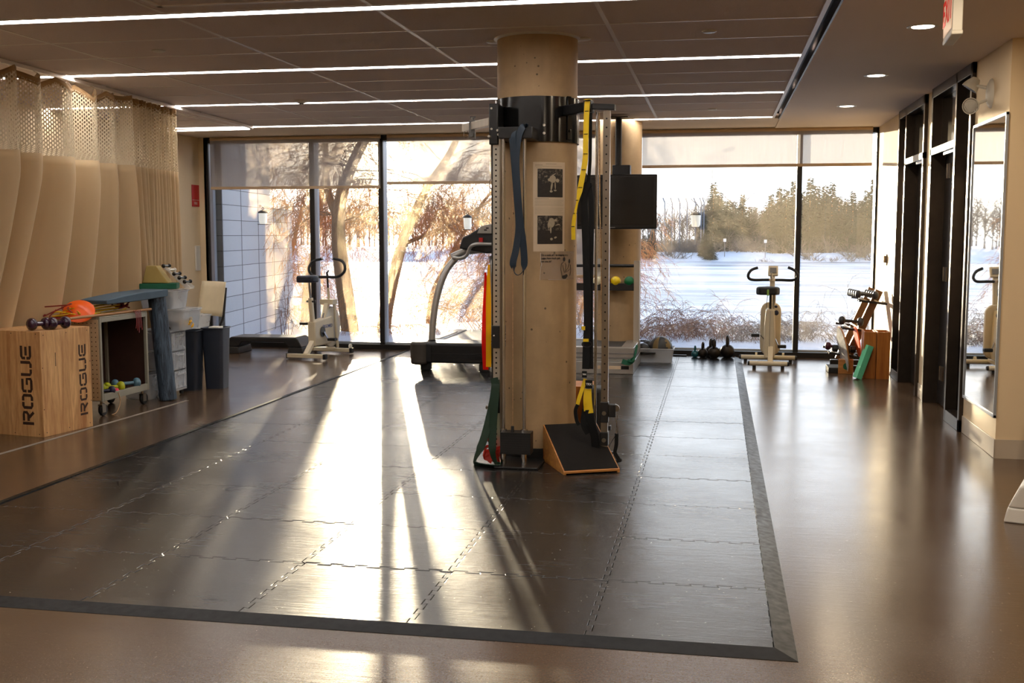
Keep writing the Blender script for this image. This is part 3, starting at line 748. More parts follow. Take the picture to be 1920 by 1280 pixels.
# ================================================================== wooden plyo box
def stroke_letters(mb, word, h, T, th=.0008, sw=.19, cf=1.12):
    """squared stencil capitals drawn from bars; unit cell 1 wide x 1 high"""
    gly = {
     'R': [[(.0,0),(.0,1)], [(.27,1-sw/2),(.72,1-sw/2),(.88,.86),(.88,.62),(.72,.48),(.27,.48)], [(.52,.42),(.90,.0)]],
     'O': [[(.44,1-sw/2),(.2,1-sw/2),(.06,.82),(.06,.18),(.2,sw/2),(.44,sw/2)], [(.54,1-sw/2),(.78,1-sw/2),(.92,.82),(.92,.18),(.78,sw/2),(.54,sw/2)]],
     'G': [[(.92,1-sw/2),(.2,1-sw/2),(.06,.82),(.06,.56)], [(.06,.44),(.06,.18),(.2,sw/2),(.78,sw/2),(.92,.16),(.92,.50),(.50,.50)]],
     'U': [[(.06,1),(.06,.18),(.2,sw/2),(.44,sw/2)], [(.54,sw/2),(.78,sw/2),(.92,.18),(.92,1)]],
     'E': [[(.92,1-sw/2),(.2,1-sw/2),(.06,.82),(.06,.56)], [(.06,.44),(.06,.18),(.2,sw/2),(.92,sw/2)], [(.24,.5),(.86,.5)]],
    }
    cw = h*cf; x = 0
    for ch in word:
        for st in gly[ch]:
            pts = [V((x+px*cw+ (sw*h/2 if ch == 'R' and px == 0 else 0), py*h, 0)) for px, py in st]
            mb.ribbon([T @ p for p in pts], sw*h, th, side=[tuple((T.to_3x3() @ V((-(q-p_).y, (q-p_).x, 0))).normalized()) for p_, q in ((pts[max(i-1, 0)], pts[min(i+1, len(pts)-1)]) for i in range(len(pts)))])
        x += cw*1.16
    return x
bx = thing('plyo_box', 'large plywood jump box with dark stencilled lettering on two faces', 'plyo box', (-4.734, 7.02, 0), rz=-math.atan2(.07, .46))
W_, D_, H_ = .508, .51, .762; t_ = .018
b = MB()
b.bb(-t_, 0, 0, D_, 0, H_)                       # right face (+x)
b.bb(-W_, -W_+t_, 0, D_, 0, H_)
b.bb(-W_+t_, -t_, .0, t_, 0, H_-t_).bb(-W_+t_, -t_, D_-t_, D_, 0, H_-t_).bb(-W_+t_, -t_, 0, D_, H_-t_, H_).bb(-W_+t_, -t_, t_, D_-t_, 0, t_)
b.build('panels', M['plywood'], bx, bev=.0015)
TR = Matrix(((0, 0, 1, .0004), (0, -1, 0, .46), (1, 0, 0, .10), (0, 0, 0, 1)))     # right face: text x -> up, text y -> -y (letters' tops towards the viewer)
b = MB(); stroke_letters(b, 'ROGUE', .078, TR, sw=.21, cf=1.23); b.build('side_lettering', M['plydark'], bx, smooth=0, label='dark stencilled capitals up the long side face')
TF = Matrix(((0, -1, 0, -.085), (0, 0, -1, -.0004), (1, 0, 0, .085), (0, 0, 0, 1)))
b = MB(); stroke_letters(b, 'ROGUE', .100, TF, sw=.21, cf=1.03); b.build('front_lettering', M['plydark'], bx, smooth=0, label='dark stencilled capitals up the near face')
def screw(p, q): MB().cyl(p, q, .004, n=8).build('screw', M['hole'], bx)
for y, z in [(a, c_) for a in (.03, .26, .48) for c_ in (.03, .735)]+[(a, c_) for a in (.012, .5) for c_ in (.2, .5)]: screw((0, y, z), (.0006, y, z))
for x in (-.04, -.26, -.48):
    for z in (.745, .02): screw((x, 0, z), (x, -.0006, z))
MB().bb(.0, .0008, .14, .145, .50, .60).build('scratch', M['hole'], bx)

def dumbbell(name, lab, mat, L, rh, rg, loc, rot, group=None, hexa=False, wh=None, cat='dumbbell'):
    """handle along local x, origin at the underside centre"""
    o = thing(name, lab, cat, loc, group=group); o.rotation_euler = rot
    wh = wh or rh*1.35
    n = 6 if hexa else 24
    T = lambda s: Matrix.Translation((s*(L/2-wh/2), 0, rh)) @ Matrix.Rotation(pi/2, 4, 'Y') @ Matrix.Rotation(pi/6 if hexa else 0, 4, 'Z')
    for s in (-1, 1):
        if hexa: pr = [(rh*.75, -wh/2), (rh, -wh/2+.01), (rh, wh/2-.01), (rh*.75, wh/2)]
        else: pr = [(.001, -wh/2)]+[(rh*(abs(cos(a))**.55), wh/2*sin(a)) for a in [(-80+160*k/8)*pi/180 for k in range(9)]]+[(.001, wh/2)]
        MB().lathe(pr, n=n, T=T(s)).build('head', mat, o, smooth=30 if hexa else 50)
    MB().cyl((-L/2+wh*.6, 0, rh), (L/2-wh*.6, 0, rh), rg, n=14).build('handle', M['chrome'] if hexa else mat, o)
    return o
zb = H_
dumbbell('dumbbell', 'glossy dark purple dumbbell on the wooden box, the one further left', M['purple'], .175, .046, .018, (-4.825, 7.15, zb), (0, 0, radians(66)), 'purple dumbbells on the box')
dumbbell('dumbbell', 'glossy dark purple dumbbell on the wooden box, the one nearer the cart', M['purple'], .175, .046, .018, (-4.74, 7.26, zb), (0, 0, radians(70)), 'purple dumbbells on the box')

# ================================================================== pegboard utility cart
c = thing('utility_cart', 'grey steel utility cart on casters with pegboard end, open front', 'cart', (-4.80, 7.90, 0), rz=-.015)
CW, CD, z0, z1 = .40, .72, .125, .79         # local: x from -CW..0, y 0..CD ; front (open) faces +x
fr = MB(); t = .026
for x in (-t/2, -CW+t/2):
    for y in (t/2, CD-t/2): fr.bb(x-t/2, x+t/2, y-t/2, y+t/2, z0, z1)
for x in (-t/2, -CW+t/2): fr.bb(x-t/2, x+t/2, t, CD-t, z1-.035, z1).bb(x-t/2, x+t/2, t, CD-t, z0, z0+.055)
for y in (t/2, CD-t/2): fr.bb(-CW+t, -t, y-t/2, y+t/2, z1-.03, z1).bb(-CW+t, -t, y-t/2, y+t/2, z0, z0+.03)
fr.build('frame', M['cartgrey'], c, bev=.003)
MB().bb(-CW+t, -t, t, CD-t, z0+.028, z0+.036).build('bottom_shelf', M['brownboard'], c)
MB().bb(-CW+.002, -.002, .002, CD-.002, z1, z1+.012).build('top_tray', M['cartgrey'], c, bev=.003)
b = MB(); b.bb(-CW+.01, -.014, -.006, 0, z0+.01, z1-.01).mat(1)
nx, nz = 9, 17
for i in range(nx):
    for j in range(nz): 
        x = -.035-i*.036; z = z0+.035+j*.037
        b.cyl((x, -.0066, z), (x, -.0059, z), .0048, n=6)
b.build('pegboard_end', [M['peg'], M['hole']], c, smooth=0)
MB().bb(-CW+t, -t, CD-.004, CD, z0, z1).build('far_panel', M['brownboard'], c, smooth=0)
MB().bb(-CW, -CW+.004, t, CD-t, z0, z1).build('back_panel', M['brownboard'], c, smooth=0)
for y, z in ((.22, .62), (.42, .66), (.55, .52)): MB().tube([(-CW+.006, y, z), (-CW+.04, y, z), (-CW+.05, y, z+.03)], .003, 6).build('peg_hook', M['chrome'], c)
for x in (-.04, -CW+.05):
    for y in (.05, CD-.05):
        k = MB(); k.mat(1).cyl((x, y, z0), (x, y, z0-.03), .012, n=12).bb(x-.020, x+.020, y-.022, y+.022, z0-.034, z0-.028)
        k.bb(x-.020, x-.016, y-.02, y+.03, .03, z0-.03).bb(x+.016, x+.020, y-.02, y+.03, .03, z0-.03)
        k.mat(0).lathe([(.012, -.013), (.046, -.013), (.050, -.006), (.050, .006), (.046, .013), (.012, .013)], n=24, T=Matrix.Translation((x, y+.018, .050)) @ Matrix.Rotation(pi/2, 4, 'Y'))
        k.build('caster', [M['blackrubber'], M['steel']], c)
# hanging black hip belt on the pegboard end
b = MB(); T0 = c.matrix_world
b.prism([(0, 0), (.045, .01), (.075, -.03), (.08, -.2), (.09, -.3), (.062, -.33), (.05, -.5), (.02, -.5), (0, -.3), (-.015, -.1)], .02, Matrix.Translation((-5.00, 7.885, .70)) @ FACE_NEG_Y)
b.build('ankle_cuff', M['webblack'], None, 'black padded cuff strap hanging on the pegboard end of the cart', 'strap', bev=.006)
zs = z0+.036
dumbbell('dumbbell', 'lime green dumbbell on the bottom shelf of the cart', M['lime'], .22, .042, .015, (-4.88, 8.17, zs), (0, 0, radians(55)), 'dumbbells on the cart shelf')
dumbbell('dumbbell', 'lime green dumbbell at the back of the cart shelf', M['lime'], .19, .034, .014, (-4.99, 8.20, zs), (0, 0, radians(80)), 'dumbbells on the cart shelf')
dumbbell('dumbbell', 'pale blue dumbbell lying tilted on the cart shelf', M['bluevinyl'], .24, .043, .016, (-4.88, 8.40, zs), (0, radians(0), radians(50)), 'dumbbells on the cart shelf')
dumbbell('dumbbell', 'navy dumbbell at the near front corner of the cart shelf', M['navy'], .16, .034, .013, (-4.85, 8.03, zs), (0, 0, radians(60)), 'dumbbells on the cart shelf')
b = MB(); b.lathe([(.001, 0), (.02, .004), (.026, .02), (.02, .036), (.001, .04)], n=20); b.build('massage_ball', M['pink'], None, 'small bright pink ball on the cart shelf between the dumbbells', 'ball', loc=(-4.835, 8.16, zs))
b = MB(); b.tube(catmull([(-4.79, 8.12, .17), (-4.785, 8.14, .10), (-4.78, 8.10, .04), (-4.775, 8.05, .012), (-4.77, 7.98, .008), (-4.74, 7.97, .006)], 5), .0035, 6)
b.build('cord', M['ropetan'], None, 'thin twisted cord dangling from the cart shelf to the floor', 'cord')
zt = z1+.012
b = MB(); b.cyl((0, 0, 0), (0, 1.12, .0), .011, n=14); b.build('dowel', M['dowel'], None, 'long thin wooden dowel lying across the cart top', 'dowel', loc=(-4.845, 7.56, zt+.012), rz=radians(-3))
# disc cones, stacked, tilted
o = thing('disc_cone', 'bright orange disc cone tipped on the cart top', 'cone', (-4.95, 7.86, zt+.045)); o.rotation_euler = (radians(38), radians(24), 0)
MB().lathe([(.030, .055), (.118, .0), (.120, .003), (.032, .059)], n=36).build('cone_body', M['orange'], o)
rnd = random.Random(5)
def tangle(name, lab, cx, cy, cz, rx, ry, rz_, n, mat, r=.005, cat='exercise band', w=None):
    b = MB(); pts = []
    for k in range(n):
        a = rnd.uniform(0, 2*pi); q = rnd.uniform(.25, 1)
        pts.append((cx+rx*q*cos(a), cy+ry*q*sin(a), cz+rnd.uniform(.005, rz_)))
    b.tube(catmull(pts, 6), r, 6); return b.build(name, mat, None, lab, cat)
M['redcord'] = P('dark_red_tubing', srgb(130, 22, 18), .45, var=.1); M['yelcord'] = P('yellow_tubing', srgb(214, 170, 12), .45, var=.1)
tangle('resistance_tube', 'coiled dark red resistance tubing on the near end of the cart', -5.08, 7.80, zt, .13, .14, .11, 22, M['redcord'], .005)
tangle('resistance_tube', 'coiled yellow resistance tubing under the orange cone', -5.02, 7.84, zt, .15, .15, .08, 18, M['yelcord'], .0055)
tangle('resistance_tube', 'dark red tubing bunched at the far end of the cart top', -4.93, 8.42, zt, .09, .12, .10, 22, M['redcord'], .006)
for k, (x, z) in enumerate(((-4.90, .018), (-4.935, .03), (-4.92, .055), (-4.96, .07))):
    MB().cyl((x, 7.93, zt+z), (x+.03, 8.42-.03*k, zt+z+.012), .0065, n=8).build('thin_rod', M['yelcord'], None, 'thin yellow rod lying with others along the cart top', 'rod', 'yellow rods on the cart')
MB().cyl((-4.835, 7.98, zt+.03), (-4.83, 8.30, zt+.04), .004, n=8).build('thin_rod', M['steel'], None, 'thin silver rod beside the yellow rods on the cart top', 'rod')
b = MB()
for k in range(5): b.ribbon(catmull([(-4.79+.004*k, 8.40+.02*k, zt+.02), (-4.772, 8.405+.02*k, zt-.01), (-4.770, 8.41+.02*k, zt-.08), (-4.772, 8.40+.025*k, zt-.13-.02*(k % 3))], 4), .008, .002, (0, 1, 0))
b.build('fringe_band', M['redcord'], None, 'dark red band ends hanging over the front rail of the cart', 'exercise band')
# blue-grey foam balance pad on top
def pad(lab, L, W2, Hh, loc, rot):
    b = MB(); n = 24; vs_ = []
    prof = []
    for i in range(n+1):
        t_ = i/n; prof.append((t_*L, .5*Hh*(1-.0*t_)+ .018*sin(pi*t_)))
    poly = [(0, Hh*.25)]+[(x, Hh*.55+.45*Hh*min(1, x/(L*.55))**.7) for x, _ in prof]+[(L, .01), (L-.01, 0), (L*.5, -.006), (0.01, 0)]
    b.prism(poly, W2, Matrix(((0, 0, -1, 0), (1, 0, 0, 0), (0, 1, 0, 0), (0, 0, 0, 1))))
    o = b.build('balance_pad', M['padblue'], None, lab, 'foam pad', bev=.006); o.location = loc; o.rotation_euler = rot; return o
pad('blue-grey contoured foam pad lying across the cart and the drawer tower', .84, .26, .062, (-4.80, 8.02, .893), (radians(1.5), 0, radians(-6)))

# ================================================================== foam rollers, drawers, bins behind the cart
o = MB().lathe([(.001, 0), (.070, 0), (.075, .005), (.075, .905), (.070, .91), (.001, .91)], n=36).build('foam_roller', M['marble'], None, 'tall marbled blue foam roller standing on end, leaning beside the cart', 'foam roller')
o.location = (-4.735, 8.84, .004); o.rotation_euler = (radians(1), radians(-4.5), 0)
dt = thing('drawer_tower', 'clear plastic drawer tower on small casters behind the foam roller', 'drawer unit', (-4.93, 9.10, 0))
HW, HD = .17, .14
MB().bb(-HW, HW, -HD, HD, .05, .07).bb(-HW, HW, -HD, HD, .24, .25).bb(-HW, HW, -HD, HD, .41, .42).bb(-HW, HW, -HD, HD, .585, .60).bb(-HW, -HW+.01, -HD, HD, .06, .6).bb(-HW, HW, HD-.01, HD, .06, .6).build('frame', M['frosted'], dt, bev=.003)
for k in range(3):
    z = .075+.173*k
    d = MB(); d.bb(-HW+.012, HW+.006, -HD+.008, -HD+.013, z, z+.155).bb(-HW+.012, HW+.006, HD-.02, HD-.015, z, z+.155).bb(HW, HW+.006, -HD+.01, HD-.02, z, z+.155).bb(-HW+.012, HW, -HD+.01, HD-.02, z, z+.005)
    for q in (-.10, -.02, .06): d.bb(HW+.006, HW+.012, q, q+.01, z, z+.155)
    dd = d.build('drawer', M['clearbin'], dt, bev=.002)
    MB().bb(HW+.006, HW+.022, -.06, .06, z+.12, z+.135).build('drawer_handle', M['frosted'], dd, bev=.002)
b = MB()
for x in (-.13, .13):
    for y in (-.11, .11): b.lathe([(.001, -.01), (.024, -.01), (.024, .01), (.001, .01)], n=16, T=Matrix.Translation((x, y, .025)) @ Matrix.Rotation(pi/2, 4, 'Y')).cyl((x, y, .025), (x, y, .055), .006, n=8)
b.build('casters', M['blackrubber'], dt)
def tub(name, lab, x, y, z, w, d, h, mat, loc_r=0, cat='plastic bin', lid=False):
    o = thing(name, lab, cat, (x, y, z), rz=loc_r)
    n = 4; o0 = rrect(w-.04, d-.04, .03, n); o1 = rrect(w, d, .03, n); i0 = rrect(w-.05, d-.05, .028, n); i1 = rrect(w-.008, d-.008, .028, n)
    N = len(o0); vs_ = [(a, c_, 0) for a, c_ in o0]+[(a, c_, h) for a, c_ in o1]+[(a, c_, h) for a, c_ in i1]+[(a, c_, .004) for a, c_ in i0]
    fs = [tuple(reversed(range(N)))]
    for r in range(3):
        for k in range(N): l = (k+1) % N; fs.append((r*N+k, r*N+l, (r+1)*N+l, (r+1)*N+k))
    fs.append(tuple(range(3*N, 4*N)))
    MB().add(vs_, fs).build('body', mat, o)
    rm = [V((a, c_, h)) for a, c_ in rrect(w+.012, d+.012, .034, n)]
    MB().tube(rm, .006, 6, closed=True).build('rim', mat, o)
    return o
tub('storage_bin', 'clear plastic bin holding yellow and dark straps, under the topmost bin', -4.815, 9.16, .602, .34, .38, .175, M['clearbin'])
M['tangley'] = P('yellow_strap_heap', srgb(220, 165, 20), .6, var=.1)
tangle('strap_bundle', 'yellow strap bundle inside the clear bin', -4.72, 9.15, .61, .07, .10, .10, 24, M['tangley'], .012, 'strap')
tangle('strap_bundle', 'dark strap bundle inside the clear bin beside the yellow one', -4.82, 9.05, .61, .10, .10, .06, 24, M['webblack'], .012, 'strap')
MB().bb(-.18, .18, -.20, .20, 0, .006).build('bin_lid', M['clearbin'], None, 'thin clear lid lying on the lower storage bin', 'lid', loc=(-4.82, 9.15, .786), bev=.003)
tub('storage_bin', 'clear plastic bin on top of the stack holding dark bundles', -4.885, 9.10, .795, .34, .32, .155, M['clearbin'])
tangle('strap_bundle', 'dark bundle inside the topmost clear bin', -4.88, 9.05, .80, .10, .10, .09, 24, M['blackrubber'], .014, 'strap')
MB().bb(-.17, .17, -.17, .17, 0, .005).build('bin_lid', M['clearbin'], None, 'thin clear lid on the topmost storage bin', 'lid', loc=(-4.89, 9.10, .96), bev=.003)
o = MB().bb(-.16, .16, -.11, .11, 0, .05).build('foam_block', M['greenfoam'], None, 'dark green foam block lying on the topmost clear bin', 'foam block', bev=.006, loc=(-4.94, 9.13, .967), rz=radians(20))
b = MB(); b.prism([(-.13, 0), (.11, 0), (-.0, .155), (-.085, .155)], .12, Matrix.Translation((0, .06, 0)) @ FACE_NEG_Y); b.build('foam_wedge', M['yellowtan'], None, 'tan foam wedge standing on the green foam block', 'foam wedge', bev=.005, loc=(-4.95, 9.13, 1.019), rz=radians(8))
st = thing('dumbbell_stand', 'small white stair-step stand of mini dumbbells on top of the bins', 'dumbbell stand', (-4.75, 9.14, .967))
b = MB(); b.prism([(.08, 0), (.11, 0), (.12, .02), (-.13, .205), (-.145, .195)], .006, Matrix.Translation((0, -.03, 0)) @ FACE_NEG_Y).prism([(.08, 0), (.11, 0), (.12, .02), (-.13, .205), (-.145, .195)], .006, Matrix.Translation((0, .05, 0)) @ FACE_NEG_Y)
b.bb(.06, .11, -.04, .05, 0, .008); b.build('side_rails', M['whitep'], st, bev=.003)
for k in range(5):
    x = .075-.05*k; z = .967+.065+.035*k
    dumbbell('dumbbell', ['lowest', 'second lowest', 'middle', 'second highest', 'highest'][k]+' black and chrome mini dumbbell on the white stair-step stand', M['blackgloss'] if k != 3 else M['whitep'], .13, .018, .009, (-4.75+x, 9.14, z-.018), (0, 0, radians(90)), 'mini dumbbells on the stand')
def trash(lab, x, y, w, d, h, rz=0):
    o = tub('waste_bin', lab, x, y, 0, w, d, h, M['binblue'], rz, 'waste bin'); return o
trash('tall charcoal waste bin standing next to the clear drawers', -4.84, 9.50, .19, .20, .56, radians(4))
trash('tall charcoal waste bin at the end of the row, in front of the chair', -4.665, 9.66, .21, .22, .575, radians(4))
# chair behind the bins
ch = thing('side_chair', 'beige moulded side chair with black legs behind the waste bins', 'chair', (-5.36, 10.55, 0), rz=radians(-30))
b = MB(); n = 8
vs_ = []; 
for j in range(7):
    z = .60+.36*j/6
    for i in range(n+1):
        u = -1+2*i/n; vs_.append((u*(.225-.01*j/6), .21+.07*j/6-.035*(1-u*u)*-1, z+.0*u))
b.add(vs_, [(j*(n+1)+i, j*(n+1)+i+1, (j+1)*(n+1)+i+1, (j+1)*(n+1)+i) for j in range(6) for i in range(n)])
b.build('backrest', M['cream'], ch, solid=.008)
b = MB(); b.prism(rrect(.45, .44, .06), .03, Matrix.Translation((0, 0, .44))); b.build('seat', M['cream'], ch, bev=.008)
for s in (-1, 1):
    MB().tube(catmull([(s*.21, -.2, .0), (s*.2, -.19, .44)], 3), .011, 8).build('leg', M['blackmetal'], ch)
    MB().tube(catmull([(s*.22, .26, .0), (s*.2, .2, .44), (s*.22, .24, .62), (s*.215, .28, .9)], 5), .011, 8).build('leg', M['blackmetal'], ch)
o = tub('storage_bin', 'clear plastic bowl-shaped tub on the seat of the beige chair', -5.34, 10.48, .471, .34, .3, .16, M['clearbin'], radians(-30))
MB().bb(-.05, .05, -.06, .06, 0, .105).build('paper_stack', M['whitep'], None, 'white stacked papers standing in the end waste bin', 'papers', bev=.003, loc=(-4.665, 9.66, .48), rz=.1)
tangle('resistance_tube', 'orange resistance tubing hanging between the cart and the foam roller', -4.96, 8.78, .42, .05, .03, .32, 16, M['orange'], .007)
tub('storage_bin', 'small clear bin on the floor behind the foam roller', -5.02, 8.92, 0, .28, .24, .22, M['clearbin'])

# ================================================================== left wall notices
o = thing('fire_sign', 'red fire notice on the left wall beside the window', 'sign', (LX+.002, 13.2, 1.95))
MB().bb(0, .004, -.12, .08, -.14, .135).build('plate', M['signred'], o)
b = MB(); b.bb(.004, .0046, -.11, .07, -.06, -.055)
text_into(b, 'FIRE', .05, Matrix(((0, 0, 1, .0045), (1, 0, 0, -.02), (0, 1, 0, -.10), (0, 0, 0, 1))), .0005); b.build('lettering', M['whiteprint'], o, smooth=0)
MB().bb(0, .02, -.10, .02, -.16, .16).build('wall_panel', M['whitep'], None, 'slim white panel on the left wall below the red sign', 'wall panel', bev=.003, loc=(LX+.002, 13.22, 1.15))
# ================================================================== cable machine clamped to the pillar
F0 = TH+.001
def onc(a, z, r=CR+.001): return V((CX+r*sin(a), CY-r*cos(a), z))      # point on the pillar skin, a from -Y towards +X
cm = thing('cable_machine', 'black and steel cable machine clamped around the near concrete pillar', 'cable machine', (CX, CY, F0))
def L(p): return V(p)-V((CX, CY, F0))                                    # room -> machine coordinates
class MM(MB):
    def build(s, *a, **k):
        s.v = [tuple(L(p)) for p in s.v]; return MB.build(s, *a, **k)
MM().lathe([(CR+.002, 2.03), (CR+.012, 2.03), (CR+.012, 2.31), (CR+.002, 2.31)], (CX, CY, 0), 72).build('clamp_ring', M['blackgloss'], cm)
b = MM()
a = radians(56); p = onc(a, 2.18, CR+.014)
b.box(p, (.035, .012, .27), rz=a)
for z in (2.10, 2.26): q = onc(a, z, CR+.02); b.cyl(q, q+V((sin(a), -cos(a), 0))*.008, .008, n=6)
b.build('clamp_joint', M['blackgloss'], cm, bev=.002)
b = MM()
b.bb(-1.402, -1.345, 6.72, 7.04, 2.005, 2.255); b.build('left_bracket', M['blackmetal'], cm, bev=.006)
b = MM()
for y_, z in ((0, 2.225), (0, 2.10)): b.cyl((-1.385, 6.72, z), (-1.385, 6.712, z), .007, n=6)
for (x, z) in ((-1.335, 2.085), (-1.39, 2.05), (-1.33, 2.06), (-1.20, 2.09)): b.cyl((x, 6.70, z), (x, 6.655, z), .008, n=8)
for a, z in ((radians(18), 2.13), (radians(18), 2.08)): q = onc(a, z, CR+.012); b.cyl(q, q+V((sin(a), -cos(a), 0))*.01, .009, n=6)
b.build('bolts', M['railsteel'], cm)
MM().bb(-1.32, -1.11, 6.60, 6.88, 2.03, 2.10).build('rod_head_plate', M['blackmetal'], cm, bev=.004)
b = MM(); b.mat(0).bb(-1.382, -1.338, 6.74, 6.78, F0+.02, 2.08).mat(1)
for k in range(62): z = .06+k*.0325; b.cyl((-1.362, 6.7398, z), (-1.362, 6.7392, z), .0062, n=6)
b.build('perforated_rail', [M['railsteel'], M['hole']], cm, smooth=30)
MM().bb(-1.392, -1.381, 6.745, 6.775, F0+.02, 2.02).bb(-1.339, -1.326, 6.745, 6.785, F0+.02, 2.06).build('rail_channel', M['blackmetal'], cm)
for x in (-1.293, -1.163):
    MM().cyl((x, 6.63, .24), (x, 6.63, 2.04), .0105, n=16).build('guide_rod', M['chrome'], cm)
    MM().lathe([(.001, .232), (.022, .232), (.022, .246), (.001, .246)], (x, 6.63, 0), 20).build('rod_collar', M['chrome'], cm)
MM().cyl((-1.312, 6.64, .24), (-1.312, 6.64, 2.04), .007, n=12).build('cable_guide', M['steel'], cm)
b = MM()
for k in range(9): b.bb(-1.302+.0, -1.112, 6.56, 6.665, .10+k*.0148, .10+k*.0148+.0147)
b.build('weight_stack', M['blackmetal'], cm, bev=.0004)
MM().bb(-1.24, -1.222, 6.59, 6.61, .232, .27).build('stack_pin', M['blackplastic'], cm, bev=.002)
b = MM(); b.bb(-1.335, -1.06, 6.53, 6.88, F0, F0+.012); b.build('base_plate', M['blackmetal'], cm, bev=.003)
for x in (-1.163, -1.293): MM().lathe([(.001, F0+.012), (.018, F0+.012), (.018, .095), (.001, .095)], (x, 6.62, 0), 16).build('spring_foot', M['chrome'], cm)
b = MM(); b.tube([(-1.23, 6.60, .27), (-1.232, 6.61, 2.04)], .0022, 6); b.build('lift_cable', M['ropetan'], cm)
b = MM(); b.tube([(-1.312, 6.70, .40), (-1.318, 6.70, .75), (-1.322, 6.71, 2.04)], .0042, 6); b.build('rope', M['ropetan'], cm)
# trolleys on the left rail
b = MM(); b.bb(-1.384, -1.312, 6.70, 6.80, .742, .882).mat(1).cyl((-1.368, 6.70, .82), (-1.368, 6.695, .82), .006, n=10).mat(0)
b.cyl((-1.384, 6.74, .818), (-1.425, 6.74, .818), .006, n=8); tr_ = b.build('trolley', [M['blackmetal'], M['chrome']], cm, bev=.004)
b = MM()
for k in range(5): b.lathe([(.006, -.0025), (.012, 0), (.006, .0025)], n=14, T=Matrix.Translation((-1.303, 6.70, .77+.022*k)) @ Matrix.Rotation(pi/2, 4, 'X' if k % 2 else 'Y'))
b.build('chain', M['chrome'], tr_) if False else b.build('chain', M['chrome'], cm)
b = MM(); b.bb(-1.382, -1.325, 6.70, 6.80, .33, .50).build('lower_trolley', M['blackmetal'], cm, bev=.004)
b = MM(); b.cyl((-1.382, 6.74, .36), (-1.42, 6.74, .36), .007, n=10).cyl((-1.42, 6.74, .36), (-1.43, 6.74, .36), .0115, n=14).build('pull_pin', M['steel'], cm)
b = MM(); b.bb(-1.325, -1.300, 6.66, 6.73, .365, .405); b.build('rope_clamp', M['blackplastic'], cm, bev=.003)
b = MM(); b.tube(catmull([(-1.392, 6.74, 2.01), (-1.396, 6.74, 1.86), (-1.394, 6.74, 1.80)], 4), .003, 6).tube([V((-1.394+.010*cos(t), 6.74, 1.765+.03*sin(t))) for t in [2*pi*k/12 for k in range(12)]], .003, 6, closed=True)
b.tube([V((-1.396+.008*cos(t), 6.74, 1.715+.022*sin(t))) for t in [2*pi*k/12 for k in range(12)]], .003, 6, closed=True).build('cable_snap_hook', M['steel'], cm)
# upper left arm reaching back towards the window
b = MM(); b.beam((-1.40, 6.80, 2.152), (-1.70, 7.35, 2.17), .045, .05); b.build('swing_arm', M['railsteel'], cm, bev=.003)
b = MM(); b.bb(-1.625, -1.585, 7.14, 7.17, 2.08, 2.20).cyl((-1.605, 7.13, 2.105), (-1.605, 7.18, 2.105), .014, n=14).cyl((-1.60, 7.15, 2.19), (-1.60, 7.15, 2.22), .009, n=10).bb(-1.618, -1.582, 7.145, 7.155, 2.215, 2.225); b.build('arm_knob', M['greyp'], cm, bev=.002)
b = MM(); b.tube([V((-1.685+.016*cos(t), 7.32, 2.125+.022*sin(t))) for t in [2*pi*k/14 for k in range(14)]], .0025, 6, closed=True).build('arm_ring', M['steel'], cm)
# right-hand side: top arm, chrome post, perforated post
b = MM(); b.beam((-.95, 6.93, 2.225), (-.80, 6.77, 2.225), .05, .06).beam((-.81, 6.77, 2.225), (-.765, 6.76, 2.23), .06, .075).beam((-.765, 6.76, 2.228), (-.625, 6.75, 2.218), .05, .034); b.build('top_arm', M['blackmetal'], cm, bev=.004)
b = MM(); b.cyl((-.74, 6.80, F0+.02), (-.74, 6.80, 2.20), .009, n=12).build('slim_post', M['chrome'], cm)
b = MM(); b.mat(0).bb(-.697, -.655, 6.74, 6.78, .10, 2.20).mat(1)
for k in range(33): z = .44+k*.0535; b.cyl((-.676, 6.7398, z), (-.676, 6.7390, z), .0055, n=8)
b.build('punched_post', [M['steel'], M['hole']], cm, smooth=30)
b = MM(); b.bb(-.701, -.651, 6.73, 6.79, .285, .415).bb(-.701, -.651, 6.73, 6.79, .14, .225).bb(-.651, -.605, 6.735, 6.785, .32, .40).bb(-.651, -.635, 6.74, 6.78, .235, .265)
b.build('post_trolley', M['blackmetal'], cm, bev=.004)
for z in (.345, .175): MM().cyl((-.676, 6.73, z), (-.676, 6.722, z), .013, n=18).build('lock_knob', M['steel'], cm)
b = MM(); b.lathe([(.006, -.006), (.022, -.006), (.022, .006), (.006, .006)], n=20, T=Matrix.Translation((-.605, 6.76, .375)) @ Matrix.Rotation(pi/2, 4, 'X')); b.build('pulley', M['steel'], cm)
b = MM(); b.bb(-.705, -.60, 6.70, 6.83, F0, F0+.02).bb(-.67, -.62, 6.74, 6.78, F0+.02, .10).bb(-.64, -.60, 6.66, 6.80, F0, .045); b.build('post_foot', M['blackmetal'], cm, bev=.004)
b = MM(); b.tube([(-.725, 6.775, 2.19), (-.720, 6.775, 1.8), (-.705, 6.775, 1.2), (-.70, 6.775, .9)], .0045, 6); b.build('tan_rope', M['ropetan'], cm)
b = MM(); b.tube([V((-.603+.007*cos(t), 6.76, .315+.022*sin(t))) for t in [2*pi*k/12 for k in range(12)]], .003, 6, closed=True).tube([V((-.600, 6.76+.007*cos(t), .275+.022*sin(t))) for t in [2*pi*k/12 for k in range(12)]], .003, 6, closed=True)
b.tube([V((-.599+.006*cos(t), 6.76, .235+.022*sin(t))) for t in [2*pi*k/12 for k in range(12)]], .003, 6, closed=True).build('snap_hook_chain', M['steel'], cm)
hd = thing('stirrup_handle', 'black webbing stirrup handle hanging on the low pulley of the right post', 'cable handle', (-.60, 6.76, .215))
